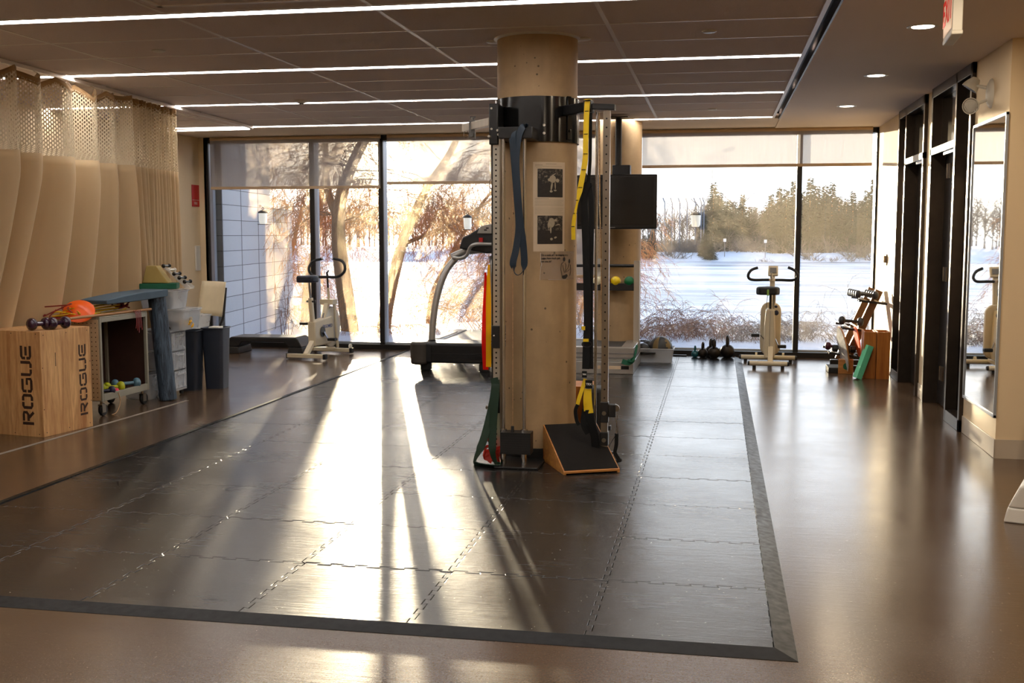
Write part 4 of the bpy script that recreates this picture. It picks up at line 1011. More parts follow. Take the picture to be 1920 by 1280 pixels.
b = MB(); b.ribbon([(0, 0, 0), (-.035, 0, -.06), (-.07, 0, -.14)], .026, .003, (0, 1, .0)).ribbon([(0, 0, 0), (.0, -.01, -.07), (-.01, -.01, -.12), (.02, -.01, -.17)], .024, .003, (1, .3, 0)); b.build('strap', M['webblack'], hd)
MB().cyl((-.035, -.06, -.175), (.02, .04, -.175), .014, n=14).build('grip', M['blackrubber'], hd)

# stretch band over the rods (blue)
pz = 6.60
bl = [(-1.255, pz+.01, 2.085), (-1.262, pz, 2.05), (-1.255, pz, 1.95), (-1.235, pz, 1.7), (-1.222, pz, 1.5), (-1.240, pz, 1.36), (-1.258, pz, 1.28), (-1.25, pz, 1.225), (-1.228, pz, 1.205), (-1.200, pz, 1.225), (-1.188, pz, 1.28), (-1.195, pz-.005, 1.4), (-1.215, pz-.005, 1.55), (-1.232, pz-.005, 1.75), (-1.238, pz-.005, 1.9), (-1.225, pz-.005, 2.03), (-1.195, pz-.005, 2.10), (-1.17, pz-.0, 2.095)]
bl = [(x+.030, y, z) for x, y, z in bl]
pts = catmull(bl, 5); N = len(pts)
sd_ = []
for i in range(N):
    z = pts[i].z; u = min(max((1.27-z)/.05, 0), 1); sd_.append((1-u*.85, -.25-u*1.2, 0))
b = MB(); b.ribbon(pts, .044, .004, sd_)
b.build('stretch_band', M['bandblue'], None, 'long dark blue loop band draped over the rods on the pillar', 'exercise band')
# green band from the left rail down to the floor
def band(pts, w, mat, lab, side, t=.004, name='stretch_band'):
    return MB().ribbon(catmull(pts, 6), w, t, side).build(name, mat, None, lab, 'exercise band')
g1 = [(-1.36, 6.66, .56), (-1.352, 6.655, .50), (-1.375, 6.65, .36), (-1.42, 6.62, .17), (-1.47, 6.60, .05), (-1.455, 6.59, .022), (-1.38, 6.56, .02), (-1.31, 6.555, .022), (-1.335, 6.60, .03), (-1.36, 6.61, .10), (-1.362, 6.63, .25), (-1.352, 6.64, .40), (-1.345, 6.65, .50), (-1.35, 6.665, .545)]
pts = catmull(g1, 6)
sd_ = [(1, -.1, 0) if p.z > .12 else ((.3+.7*(p.z/.12)), -1+.5*p.z/.12, .55*(1-p.z/.12)+.2) for p in pts]
MB().ribbon(pts, .05, .005, sd_).build('stretch_band', M['green'], None, 'wide dark green loop band hanging from the left rail and pooling on the mat', 'exercise band')
rnd = random.Random(9)
M['redtangle'] = P('red_orange_band', srgb(205, 48, 26), .5, var=.1)
b = MB(); pts = []
for k in range(26): a = rnd.uniform(0, 2*pi); pts.append((-1.375+rnd.uniform(-.055, .055), 6.68+.03*sin(a), .022+abs(rnd.gauss(0, .05))))
b.ribbon(catmull(pts, 5), .018, .003, (0, .5, 1)); b.build('resistance_band', M['redtangle'], None, 'crumpled orange-red band heaped behind the green band on the mat', 'exercise band')
MB().ribbon(catmull([(-1.431, 6.74, 1.215), (-1.43, 6.745, 1.15), (-1.437, 6.745, .95), (-1.438, 6.74, .78), (-1.430, 6.74, .60)], 6), [.012+.026*min(1, k/18) for k in range(25)], .004, (1, -.3, 0)).build('latex_band', M['red'], None, 'bright red latex band glowing in the sun beside the left rail', 'exercise band')
MB().ribbon(catmull([(-1.404, 6.72, 1.265), (-1.406, 6.72, 1.15), (-1.408, 6.725, .95), (-1.408, 6.725, .78), (-1.408, 6.725, .62)], 6), [.012+.024*min(1, k/10) for k in range(25)], .004, (1, -.3, 0)).build('latex_band', M['yellow'], None, 'yellow latex band hanging against the left rail behind the red one', 'exercise band')

# suspension straps
ys = [(-.792, 6.72, 2.255), (-.797, 6.715, 2.15), (-.800, 6.715, 2.0), (-.803, 6.715, 1.90), (-.826, 6.71, 1.76), (-.846, 6.71, 1.66), (-.862, 6.71, 1.58), (-.872, 6.71, 1.50), (-.872, 6.715, 1.42)]
pts = catmull(ys, 5); b = MB(); b.mat(0).ribbon(pts, [.034]*22+[.034-.016*(1-abs(k-4)/4) for k in range(9)]+[.028]*(len(pts)-31), .003, [(1, -.2, 0)]*22+[(1, -.2-.2*k, 0) for k in range(9)]+[(1, -.5, 0)]*(len(pts)-31))
b.mat(1)
for i in (3, 8, 13, 17, 21, 25, 30, 35): p = pts[min(i, len(pts)-1)]; b.box(p+V((0, -.004, 0)), (.024, .003, .004), rot=Matrix.Rotation(0, 3, 'Z'))
b.build('anchor_strap', [M['strapyellow'], M['webblack']], None, 'yellow webbing anchor strap with black stitch bars hanging from the top arm', 'strap')
MB().ribbon([(-.792, 6.69, 2.262), (-.792, 6.75, 2.272), (-.792, 6.81, 2.268)], .036, .004, (1, 0, 0)).build('strap_wrap', M['strapyellow'], None, 'short yellow loop of webbing wrapped over the top arm', 'strap')
su = thing('suspension_trainer', 'black suspension trainer hanging from the top arm with yellow foot loops', 'suspension trainer', (-.79, 6.76, 2.19))
def LS(ps): return [V(p)-V((-.79, 6.76, 2.19)) for p in ps]
b = MB(); b.ribbon(LS([(-.775, 6.755, 2.19), (-.777, 6.752, 1.9), (-.785, 6.75, 1.76)]), .02, .004, (1, 0, 0)).ribbon(LS(catmull([(-.785, 6.75, 1.77), (-.81, 6.745, 1.68), (-.798, 6.742, 1.4), (-.785, 6.74, .95), (-.79, 6.735, .75), (-.792, 6.73, .62)], 5)), .045, .012, (1, 0, 0))
b.ribbon(LS(catmull([(-.78, 6.755, 1.76), (-.765, 6.752, 1.6), (-.768, 6.75, 1.2), (-.765, 6.745, .8), (-.762, 6.74, .62)], 5)), .03, .01, (1, 0, 0)); b.build('main_strap', M['webblack'], su)
b = MB(); b.tube([p-V((-.79, 6.76, 2.19)) for p in [V((-.815+.022*cos(t), 6.735, 1.80+.03*sin(t))) for t in [2*pi*k/14 for k in range(14)]]], .0035, 6, closed=True); b.tube([p-V((-.79, 6.76, 2.19)) for p in [V((-.787+.03*cos(t), 6.73, .775+.02*sin(t))) for t in [2*pi*k/14 for k in range(14)]]], .0035, 6, closed=True).build('carabiner', M['blackmetal'], su)
b = MB(); b.box(V((-.792, 6.722, .80))-V((-.79, 6.76, 2.19)), (.034, .006, .018)); b.box(V((-.808, 6.722, .875))-V((-.79, 6.76, 2.19)), (.022, .006, .024)); b.build('yellow_tab', M['strapyellow'], su)
def loop(pts, w): return MB().ribbon(LS(catmull(pts, 5)), w, .003, (1, -.15, 0))
loop([(-.792, 6.71, .56), (-.81, 6.705, .50), (-.832, 6.70, .43), (-.838, 6.70, .40)], .024).build('foot_loop', M['strapyellow'], su)
loop([(-.770, 6.70, .50), (-.765, 6.695, .42), (-.755, 6.69, .35)], .034).build('foot_loop', M['strapyellow'], su)
loop([(-.785, 6.705, .50), (-.79, 6.70, .43), (-.785, 6.70, .36)], .026).build('foot_loop', M['strapyellow'], su)
b = MB(); b.ribbon(LS(catmull([(-.838, 6.70, .40), (-.852, 6.705, .36), (-.845, 6.71, .30), (-.83, 6.71, .27)], 4)), .022, .008, (1, 0, 0)).ribbon(LS(catmull([(-.765, 6.70, .37), (-.75, 6.70, .28), (-.73, 6.71, .20), (-.725, 6.72, .12)], 4)), .05, .018, (1, 0, 0)).ribbon(LS(catmull([(-.79, 6.72, .37), (-.80, 6.71, .28), (-.77, 6.71, .22)], 4)), .04, .015, (1, 0, 0)); b.build('foot_cradle', M['webblack'], su)
b = MB(); b.box(V((-.768, 6.698, .53))-V((-.79, 6.76, 2.19)), (.044, .014, .05)).box(V((-.797, 6.703, .59))-V((-.79, 6.76, 2.19)), (.03, .012, .04)); bd = b.build('brand_sleeve', M['webblack'], su, bev=.002)
b = MB(); O_ = V((-.79, 6.76, 2.19))
for c_, s_ in (((-.768, 6.690, .53), .018), ((-.797, 6.696, .59), .012)):
    q = V(c_)-O_; text_into(b, 'TRX', s_, Matrix.Translation(q) @ FACE_NEG_Y, .0005, .0006)
b.build('sleeve_print', M['whiteprint'], bd, smooth=0)

# papers taped on the pillar (follow its curve)
def curved(mb, u0, u1, z0, z1, eps, n=10, a0=0.0):
    b = len(mb.v); r = CR+eps
    for i in range(n+1):
        a = a0+(u0+(u1-u0)*i/n)/CR
        for z in (z0, z1):
            for q in (0, .0003): p = onc(a, z, r+q); mb.v.append(tuple(p))
    for i in range(n):
        k = b+4*i; m_ = k+4
        for f in ((k+1, m_+1, m_+3, k+3), (k+2, m_+2, m_, k), (k, m_, m_+1, k+1), (k+3, m_+3, m_+2, k+2)): mb.f.append(f); mb.m.append(mb.cur)
    return mb
A1 = radians(3.5)
ps = thing('poster_sheet', 'tall printed sheet with two dark photographs taped to the pillar', 'poster', tuple(onc(A1+.11/CR, 1.62)))
def offs(mb, root):
    mb.v = [tuple(V(p)-root.location) for p in mb.v]; return mb
b = MB(); curved(b, 0, .216, 1.625, 1.904, .0008, a0=A1); curved(b, .002, .216, 1.345, 1.626, .0004, a0=A1); offs(b, ps).build('paper', M['paper'], ps, smooth=60)
for z0, z1, lab in ((1.685, 1.862, 'dark square photograph of a bent-over figure, upper'), (1.392, 1.570, 'dark square photograph of a bent-over figure, lower')):
    b = MB(); b.mat(0); curved(b, .028, .198, z0, z1, .0016, a0=A1); b.mat(1); curved(b, .028, .198, z0, z0+.085, .0019, a0=A1); offs(b, ps); pr_ = b.build('photograph', [M['photo'], M['photo_dark']], ps, label=lab, smooth=60)
    b = MB(); cz_ = (z0+z1)/2
    def blob(u, z, ru, rz_, rot=0):
        k = len(b.v); nn = 14; r = CR+.0026
        for i in range(nn):
            t = 2*pi*i/nn; du, dz = ru*cos(t), rz_*sin(t); du, dz = du*cos(rot)-dz*sin(rot), du*sin(rot)+dz*cos(rot)
            b.v.append(tuple(onc(A1+(u+du)/CR, z+dz, r)))
        b.f.append(tuple(k+i for i in range(nn))); b.m.append(0)
    if z0 > 1.6:
        blob(.125, cz_+.025, .022, .024); blob(.158, cz_+.016, .013, .012); blob(.105, cz_+.02, .013, .010); blob(.118, cz_-.02, .006, .026, -.15); blob(.142, cz_-.015, .004, .024, .05); blob(.115, cz_-.052, .010, .007); blob(.142, cz_-.046, .010, .005); blob(.128, cz_+.05, .022, .003, .5)
    else:
        blob(.118, cz_+.045, .022, .030); blob(.145, cz_+.06, .010, .008); blob(.113, cz_+.005, .005, .028); blob(.118, cz_-.058, .009, .008); blob(.145, cz_-.048, .010, .006, .3); blob(.16, cz_+.032, .018, .003, .2); blob(.10, cz_+.03, .008, .02)
    offs(b, ps).build('figure_print', M['photo_fig'], pr_, smooth=0)
b = MB(); rnd = random.Random(4)
def lines(zt, n, dz, u0, u1, h=.0022, jag=.3):
    for k in range(n):
        ue = u1-(u1-u0)*(rnd.uniform(0, jag) if k % 3 == 2 else 0)
        curved(b, u0, ue, zt-k*dz-h, zt-k*dz, .0018, 6, A1)
lines(1.893, 1, .006, .08, .15); lines(1.886, 1, .006, .012, .06, .003); lines(1.877, 1, .006, .012, .19, .0014); lines(1.869, 1, .006, .018, .055, .0014)
lines(1.678, 1, .006, .012, .10, .0024); lines(1.668, 5, .0085, .012, .205, .0012); lines(1.617, 5, .0088, .012, .205, .0012, .6)
offs(b, ps).build('text_lines', M['inkgrey'], ps, smooth=0)
# clear sheet with the joke print
A2 = radians(14)
cs = thing('clear_sheet', 'peeling clear plastic sheet with printed joke and drawing of two people, under the poster', 'poster', tuple(onc(A2+.13/CR, 1.25)))
b = MB(); curved(b, 0, .275, 1.165, 1.345, .0012, 16, A2); offs(b, cs).build('film', M['film'], cs, smooth=60)
b = MB(); r = CR+.004
b.tube([tuple(onc(A2+u/CR, z, r)) for u, z in ((.0, 1.338), (.001, 1.29), (.008, 1.262), (.002, 1.25), (-.002, 1.20), (-.003, 1.165))], .0009, 5)
b.tube([tuple(onc(A2+u/CR, z, r)) for u, z in ((.05, 1.168), (.12, 1.166), (.18, 1.165))], .0007, 5)
offs(b, cs).build('peeled_edge', M['whiteprint'], cs)
b = MB()
for s_, z in (('On a scale of 1 to stepping on a', 1.322), ('Lego, how much pain', 1.302), ('are you in?', 1.282)):
    q = MB(); text_into(q, s_, .0175, Matrix.Identity(4), .0001, .0005, 'LEFT')
    q.v = [tuple(onc(A2+(.004+x*.86)/CR, z+y, CR+.0026+zz)) for x, y, zz in q.v]
    b.add(q.v, q.f)
offs(b, cs).build('lettering', M['ink'], cs, smooth=0)
b = MB()
def cst(pts, rr=.0014):
    b.tube([tuple(onc(A2+(.13+u)/CR, 1.17+z, CR+.003)) for u, z in pts], rr, 5)
def cbl(u, z, ru, rz_):
    k = len(b.v); nn = 16
    for i in range(nn): t = 2*pi*i/nn; b.v.append(tuple(onc(A2+(.13+u+ru*cos(t))/CR, 1.17+z+rz_*sin(t), CR+.0028)))
    b.f.append(tuple(k+i for i in range(nn))); b.m.append(0)
cbl(.035, .125, .010, .014); cbl(.085, .112, .010, .014); cst([(.045, .10), (.052, .09), (.05, .07), (.048, .04)]); cst([(.03, .108), (.012, .095), (.008, .06), (.016, .03), (.02, .02)]); cst([(.022, .09), (.03, .06), (.04, .04)])
cbl(.038, .012, .022, .012); cbl(.055, .02, .012, .010); cst([(.08, .095), (.07, .07), (.055, .055), (.045, .05)]); cst([(.095, .09), (.10, .05), (.09, .02)]); cst([(.05, .045), (.07, .05), (.085, .06)])
offs(b, cs).build('drawing', M['ink'], cs)

# slant board in front of the pillar
sb = thing('slant_board', 'wooden slant board with black non-slip top at the foot of the pillar', 'slant board', (-.884, 6.415, F0), rz=math.atan2(.151, .324))
SW, SDp, SH = .357, .45, .232
TX = Matrix(((0, 0, 1, 0), (1, 0, 0, 0), (0, 1, 0, 0), (0, 0, 0, 1)))
b = MB()
for x in (0, SW-.015): b.prism([(0, 0), (SDp, 0), (SDp, SH-.012), (0, .008)], .015, Matrix.Translation((x, 0, 0)) @ TX)
b.bb(.015, SW-.015, SDp-.015, SDp, 0, SH-.014); b.build('side_panels', M['plyedge'], sb, bev=.001)
MB().prism([(0, .008), (SDp, SH-.012), (SDp, SH), (0, .020)], SW, TX).build('ramp_panel', M['plyedge'], sb, bev=.0015)
MB().prism([(.008, .0205+.004), (SDp-.008, SH-.0035), (SDp-.008, SH+.001), (.008, .0265)], SW-.016, Matrix.Translation((.008, 0, 0)) @ TX).build('grip_sheet', P('grit_sheet', srgb(22, 19, 17), .85, spec=.25, var=.2, vs=25, bump=.3, bs=500), sb, smooth=0)
b = MB().bb(-.02, .30, 0, .30, 0, .40).build('plyo_block', M['orangewood'], None, 'orange-brown wooden block standing behind the near pillar', 'wooden block', bev=.003, loc=(-1.13, 7.42, F0))
b = thing('exercise_bench_pad', 'black padded cushion standing behind the hanging foot loops', 'pad', (-.80, 7.30, F0))
MB().bb(-.07, .07, -.1, .1, 0, .42).build('cushion', M['blackrubber'], b, bev=.03, seg=3)
q = MB()
for k in range(7): q.bb(.07, .078, -.09, .09, .12+.04*k, .13+.04*k)
q.build('ribs', M['greyp'], b)

# ================================================================== television on ceiling pole
tv = thing('television', 'bulky black television on a ceiling pole in front of the far pillar', 'television', (-1.05, 11.62, 2.68), rz=radians(-4))
MB().bb(-.11, .11, -.02, .16, -.012, 0).build('ceiling_plate', M['blackmetal'], tv, bev=.003)
MB().cyl((0, .07, -.62), (0, .07, -.01), .034, n=20).build('pole', M['blackmetal'], tv)
b = MB(); b.bb(-.06, .13, .03, .12, -.60, -.50); b.build('mount_head', M['blackplastic'], tv, bev=.008)
b = MB(); n = 16; pl = []
for i in range(n+1):
    t = -1+2*i/n; pl.append((t*.53-.10, -.06-.045*(1-t*t)))
pl2 = [(.40, .10), (.12, .20), (-.38, .20), (-.60, .10)]
b.prism(pl+pl2, .565, Matrix.Translation((0, 0, -1.17))); b.build('shell', M['tvshell'], tv, bev=.012)
b = MB()
pp = [(x*.93-.005, y-.014) for x, y in pl]
b.prism(pp+[(x, y+.02) for x, y in reversed(pp)], .49, Matrix.Translation((0, 0, -1.125)))
b.build('screen', M['screen'], tv)
MB().bb(-.20, .0, -.115, -.105, -1.158, -1.150).build('badge_strip', M['greyp'], tv)
# ================================================================== platform with posts and ball shelf (beside the far pillar)
pf = thing('exercise_platform', 'grey metal spring platform with upright posts in front of the far pillar', 'exercise platform', (-.835, 11.28, F0))
b = MB(); b.bb(-1.45, 0, 0, 1.10, 0, .125); b.build('lower_frame', M['silver'], pf, bev=.004)
b = MB(); b.bb(-1.45, -.02, .05, 1.06, .125, .145).bb(-1.45, 0, .05, .16, .145, .27).bb(-1.45, 0, .92, 1.04, .145, .27).bb(-.14, 0, .16, .92, .145, .27); b.build('upper_frame', M['silver'], pf, bev=.004)
b = MB(); b.bb(-1.45, 0, .045, .05, .155, .17).bb(-1.45, 0, .045, .05, .20, .215).build('frame_grooves', M['greyp'], pf)
MB().bb(-1.45, -.14, .16, .92, .235, .262).build('mat_top', M['spring'], pf, bev=.004)
b = MB(); b.mat(0).bb(-.28, -.13, -.002, 0, .05, .085).mat(1).bb(-.125, -.045, -.002, 0, .05, .085).mat(0).bb(-.37, -.34, -.002, 0, .05, .085); b.build('maker_labels', [M['paper'], M['hole']], pf, smooth=0)
for x in (-1.38, -.022):
    MB().bb(x-.035, x+.03, .70, .76, .20, 1.155).build('post', M['railsteel'], pf, bev=.003)
MB().cyl((-1.38, .73, 1.10), (-.022, .73, 1.10), .017, n=14).build('cross_bar', M['blackmetal'], pf)
rk = thing('ball_shelf', 'black shelf holding small weighted balls beside the far pillar', 'shelf', (-.89, 12.03, F0+.85))
MB().bb(-.70, .0, -.06, .01, -.02, .025).bb(-.70, 0, -.064, -.058, -.02, .06).build('tray', M['blackmetal'], rk, bev=.003)
for x, k, nm in ((-.40, 'ballwhite', 'cream white'), (-.315, 'ballbrown', 'brown'), (-.205, 'ballyellow', 'bright yellow'), (-.058, 'ballgreen', 'green')):
    MB().sph((0, 0, 0), .056, 28, 16).build('weighted_ball', M[k], None, nm+' small ball on the black shelf by the far pillar', 'ball', 'weighted balls on the shelf', loc=(-.885+x, 12.005, F0+.85+.081))
MB().bb(-.07, .07, -.001, .001, -.16, .16).build('notice_paper', M['whiteprint'], None, 'white printed notice taped low on the far pillar behind the rope', 'notice', loc=(-1.25, 12.075, 1.03), rz=0)
b = MB(); b.tube(catmull([(-.89, 11.27, .16), (-.84, 11.25, .15), (-.82, 11.34, .22), (-.81, 11.42, .30)], 5), .013, 8)
b.ribbon(catmull([(-.95, 11.262, .15), (-.88, 11.26, .135), (-.822, 11.30, .19), (-.815, 11.45, .28)], 5), .05, .006, (.2, .2, 1)); b.build('stretch_band', M['greenfoam'], None, 'green band draped over the near corner of the grey platform', 'exercise band')
# ================================================================== treadmill
tm = thing('treadmill', 'treadmill with black motor hood and curved silver uprights by the window', 'treadmill', (-2.725, 11.18, F0))
b = MB(); b.prism(rrect(.90, .42, .06, 5), .215, Matrix.Translation((0, .21, .085))); b.build('motor_hood', M['blackplastic'], tm, bev=.02, seg=3)
b = MB(); b.prism(rrect(.20, .46, .08, 6), .245, Matrix.Translation((-.375, .20, .062))); b.build('hood_end', P('hood_end_cap', srgb(62, 56, 50), .5, var=.1), tm, bev=.03, seg=3)
b = MB(); b.bb(-.24, .40, -.006, 0, .10, .27).bb(-.24, .40, -.01, 0, .185, .19); b.build('hood_grille', M['blackgloss'], tm, bev=.002)
b = MB(); b.bb(-.36, .36, .40, 1.85, .17, .255).build('deck', M['blackplastic'], tm, bev=.004)
b = MB(); b.bb(-.27, .27, .41, 1.86, .255, .275).build('belt', P('treadmill_belt', srgb(110, 112, 116), .35, var=.15, vs=60, bump=.6, bs=120), tm, bev=.004)  # belt grey lightened for the sun glancing off it
for s in (-1, 1):
    MB().bb(s*.35-.07, s*.35+.07, .38, 1.88, .16, .285).build('side_rail', M['silver'], tm, bev=.01)
    MB().bb(s*.35-.045, s*.35+.045, .6, 1.5, .285, .291).build('foot_strip', M['greyp'], tm, bev=.002)
    u = [(s*.275, .24, .25), (s*.272, .26, .45), (s*.255, .28, .68), (s*.215, .32, .90), (s*.165, .38, 1.06), (s*.10, .46, 1.17)]
    if s < 0: u = [(-.29, .22, .25), (-.28, .24, .47), (-.255, .27, .70), (-.205, .31, .92), (-.14, .36, 1.08), (-.05, .42, 1.20)]
    else: u = [(.39, .22, .25), (.39, .24, .47), (.385, .27, .70), (.38, .31, .92), (.36, .36, 1.08), (.34, .42, 1.20)]
    pts = catmull(u, 5); MB().tube(pts, .036, 14).build('upright', M['silver'], tm)
    MB().lathe([(.052, 0), (.046, .05), (.044, .075)], (u[0][0], u[0][1], .24), 20).build('upright_boot', M['blackplastic'], tm)
    MB().bb(s*.32-.05, s*.32+.05, .04, .16, 0, .08).build('foot', M['blackrubber'], tm, bev=.01)
    MB().bb(s*.32-.04, s*.32+.04, 1.7, 1.8, 0, .14).build('foot', M['blackrubber'], tm, bev=.01)
b = MB(); b.tube(catmull([(-.10, .38, 1.20), (.0, .42, 1.245), (.12, .40, 1.265), (.25, .40, 1.275), (.40, .42, 1.26)], 5), .038, 14).tube(catmull([(-.08, .36, 1.19), (.02, .30, 1.185), (.09, .28, 1.22), (.13, .26, 1.30), (.19, .25, 1.335), (.30, .25, 1.34), (.42, .26, 1.335)], 5), .019, 12); b.build('handrail', M['silver'], tm)
b = MB(); b.prism([(0, 0), (.04, .12), (.12, .155), (.22, .22), (.34, .25), (.80, .25), (.92, .2), (.96, 0), (.5, -.03), (.30, -.05)], .12, Matrix.Translation((.0, .42, 1.29)) @ FACE_NEG_Y); b.build('console', M['blackplastic'], tm, bev=.015, seg=3)
b = MB(); b.prism([(.20, .16), (.24, .235), (.34, .262), (.78, .262), (.86, .2), (.80, .155)], .02, Matrix.Translation((.0, .30, 1.29)) @ FACE_NEG_Y); b.build('console_trim', M['silver'], tm, bev=.006)
b = MB()
for x, z in ((.30, 1.50), (.36, 1.52), (.28, 1.48)): b.bb(x, x+.03, .275, .282, z, z+.014)
b.build('console_buttons', M['blackplastic'], tm)
MB().bb(.225, .265, .268, .30, 1.355, 1.405).build('stop_key', M['signred'], tm, bev=.003, label='small red stop key')

# ================================================================== upright bikes
def tube_part(name, pts, r, mat, par, k=5, n=12): return MB().tube(catmull(pts, k), r, n).build(name, mat, par)
b1 = thing('exercise_bike', 'white upright exercise bike with round flywheel cover by the left windows', 'exercise bike', (-4.655, 12.38, F0), rz=radians(-6))
for nm, y, w_, r in (('rear_foot_bar', -.36, .23, .024), ('front_foot_bar', .38, .22, .024)):
    q = MB(); q.mat(0).bb(-w_, w_, y-.028, y+.028, .012, .055).mat(1).bb(w_-.0, w_+.035, y-.03, y+.03, .0, .06).bb(-w_-.012, -w_, y-.03, y+.03, 0, .06); q.build(nm, [M['cream'], M['blackrubber']], b1, bev=.004)
q = MB(); q.beam((0, -.36, .04), (0, -.13, .22), .06, .05).beam((0, -.14, .20), (0, -.21, .70), .045, .05).build('seat_post_tube', M['cream'], b1, bev=.006)
q = MB(); q.beam((0, -.20, .10), (0, .38, .05), .05, .04).build('base_rail', M['cream'], b1, bev=.006)
MB().cyl((0, -.21, .66), (0, -.245, .92), .014, n=12).build('seat_post', M['chrome'], b1)
q = MB(); q.prism([(-.10, -.13), (-.125, -.05), (-.11, .03), (-.05, .10), (-.025, .17), (.025, .17), (.05, .10), (.11, .03), (.125, -.05), (.10, -.13)], .08, Matrix.Translation((0, -.24, .885))); q.build('seat', P('navy_vinyl_seat', srgb(34, 40, 56), .45, var=.05), b1, bev=.02, seg=3)
MB().cyl((-.05, -.215, .66), (.05, -.215, .66), .012, n=10).sph((.055, -.215, .66), .022, 14, 8, (.5, 1, 1)).build('seat_knob', M['blackplastic'], b1)
q = MB(); q.prism([(-.20, .13), (.22, .13), (.30, .18), (.26, .46), (-.20, .42)], .10, Matrix.Translation((.05, 0, 0)) @ TX @ Matrix.Translation((0, 0, -.10))); q.build('drive_casing', M['cream'], b1, bev=.012)
q = MB(); 
text_into(q, 'ERGOMED', .055, Matrix.Translation((.0512, .12, .345)) @ Matrix(((0, 0, 1, 0), (1, 0, 0, 0), (0, 1, 0, 0), (0, 0, 0, 1))), .0004, .001); 
bikelogo = q
q = MB(); q.lathe([(.001, -.03), (.20, -.03), (.235, -.02), (.24, 0), (.235, .02), (.20, .03), (.001, .03)], n=48, T=Matrix.Translation((.0, .30, .32)) @ Matrix.Rotation(pi/2, 4, 'Y')); q.build('flywheel_cover', M['whitep'], b1)
q = MB(); q.lathe([(.243, -.008), (.250, -.008), (.250, .008), (.243, .008)], n=48, T=Matrix.Translation((.0, .30, .32)) @ Matrix.Rotation(pi/2, 4, 'Y')); q.build('flywheel_rim', M['greyp'], b1)
q = MB(); q.beam((.055, .38, .06), (.055, .30, .62), .02, .045).beam((-.055, .38, .06), (-.055, .30, .62), .02, .045).beam((0, .08, .36), (0, .22, .62), .05, .05).bb(-.085, .085, .19, .33, .60, .66); q.build('head_frame', M['cream'], b1, bev=.005)
MB().cyl((0, .27, .62), (0, .25, .80), .015, n=12).build('head_tube', M['cream'], b1); MB().cyl((0, .25, .80), (0, .24, .93), .012, n=12).build('handlebar_stem', M['blackmetal'], b1)
hb = [(-.10, .30, 1.145), (-.19, .26, 1.12), (-.235, .23, 1.05), (-.225, .22, .985), (-.17, .22, .94), (-.09, .235, .928), (0, .24, .93), (.09, .235, .928), (.17, .22, .945), (.235, .22, 1.0), (.235, .23, 1.07), (.18, .26, 1.125), (.06, .30, 1.15)]
tube_part('handlebar', hb, .0165, M['blackrubber'], b1)
q = MB(); q.cyl((-.10, .30, 1.145), (-.085, .305, 1.147), .0175, n=12).cyl((.06, .30, 1.15), (.045, .305, 1.152), .0175, n=12); q.build('bar_end', M['chrome'], b1)
q = MB(); q.tube([(0, .24, .94), (.0, .23, .98), (.03, .22, 1.01)], [.012, .012, .006], 8); q.build('clamp_lever', M['blackplastic'], b1)
for s, a in ((1, -1), (-1, 1)):
    q = MB(); q.beam((s*.07, -.02, .29), (s*.075, -.02-a*.10, .29+a*.10), .012, .02); q.build('crank', M['chrome'], b1)
    q = MB(); q.bb(s*.13-.05, s*.13+.05, -.02-a*.10-.04, -.02-a*.10+.04, .29+a*.10-.015, .29+a*.10+.015); q.build('pedal', M['blackrubber'], b1, bev=.005)
q = MB(); q.lathe([(.05, -.004), (.062, -.004), (.062, .004), (.05, .004)], n=30, T=Matrix.Translation((.056, -.02, .29)) @ Matrix.Rotation(pi/2, 4, 'Y')); q.build('crank_ring', M['blackplastic'], b1)
for s in (-.16, .16): pass
q = MB(); q.lathe([(.001, -.012), (.028, -.012), (.028, .012), (.001, .012)], n=18, T=Matrix.Translation((.20, .43, .075)) @ Matrix.Rotation(pi/2, 4, 'Y')); q.build('transport_wheel', M['whitep'], b1)

b2 = thing('exercise_bike', 'cream upright exercise bike with black saddle in front of the right-hand window', 'exercise bike', (.575, 12.45, .0), rz=radians(-2))
for nm, y, w_ in (('rear_foot_bar', -.32, .20), ('front_foot_bar', .30, .30)):
    q = MB(); q.mat(0).cyl((-w_, y, .058), (w_, y, .058), .026, n=16).mat(1).cyl((w_, y, .058), (w_+.022, y, .058), .027, .02, n=16).cyl((-w_, y, .058), (-w_-.022, y, .058), .027, .02, n=16)
    for s in (-1, 1): q.cyl((s*(w_-.05), y, 0), (s*(w_-.05), y, .034), .019, n=14)
    q.build(nm, [M['cream'], M['blackrubber']], b2)
q = MB(); q.beam((.02, -.32, .06), (.02, .30, .08), .05, .045).beam((.02, -.30, .06), (.02, -.16, .22), .055, .05); q.build('base_rail', M['cream'], b2, bev=.005)
q = MB(); q.prism(rrect(.225, .60, .10, 8), .07, Matrix.Translation((.02, .20, .40)) @ FACE_NEG_Y); q.build('arch_cover', M['cream'], b2, bev=.012)
q = MB(); q.prism([(-.055, .10), (.05, .10), (.065, .18), (.055, .45), (.045, .64), (-.045, .64), (-.06, .45), (-.062, .18)], .30, Matrix.Translation((.01, .12, 0)) @ FACE_NEG_Y); q.build('drive_casing', M['cream'], b2, bev=.018, seg=3)
q = MB(); q.bb(.008, .011, -.185, -.18, .14, .62); q.build('casing_seam', M['greyp'], b2)
MB().cyl((0.01, -.08, .60), (0.01, -.14, .82), .014, n=12).build('seat_post', M['blackmetal'], b2)
MB().cyl((.05, -.05, .60), (.05, -.07, .80), .017, n=12).build('post_sleeve', M['cream'], b2)
q = MB(); q.prism([(-.085, -.14), (-.125, -.07), (-.115, .02), (-.05, .10), (-.02, .17), (.02, .17), (.05, .10), (.115, .02), (.125, -.07), (.085, -.14)], .085, Matrix.Translation((-.02, -.16, .80))); q.build('seat', M['blackrubber'], b2, bev=.03, seg=3)
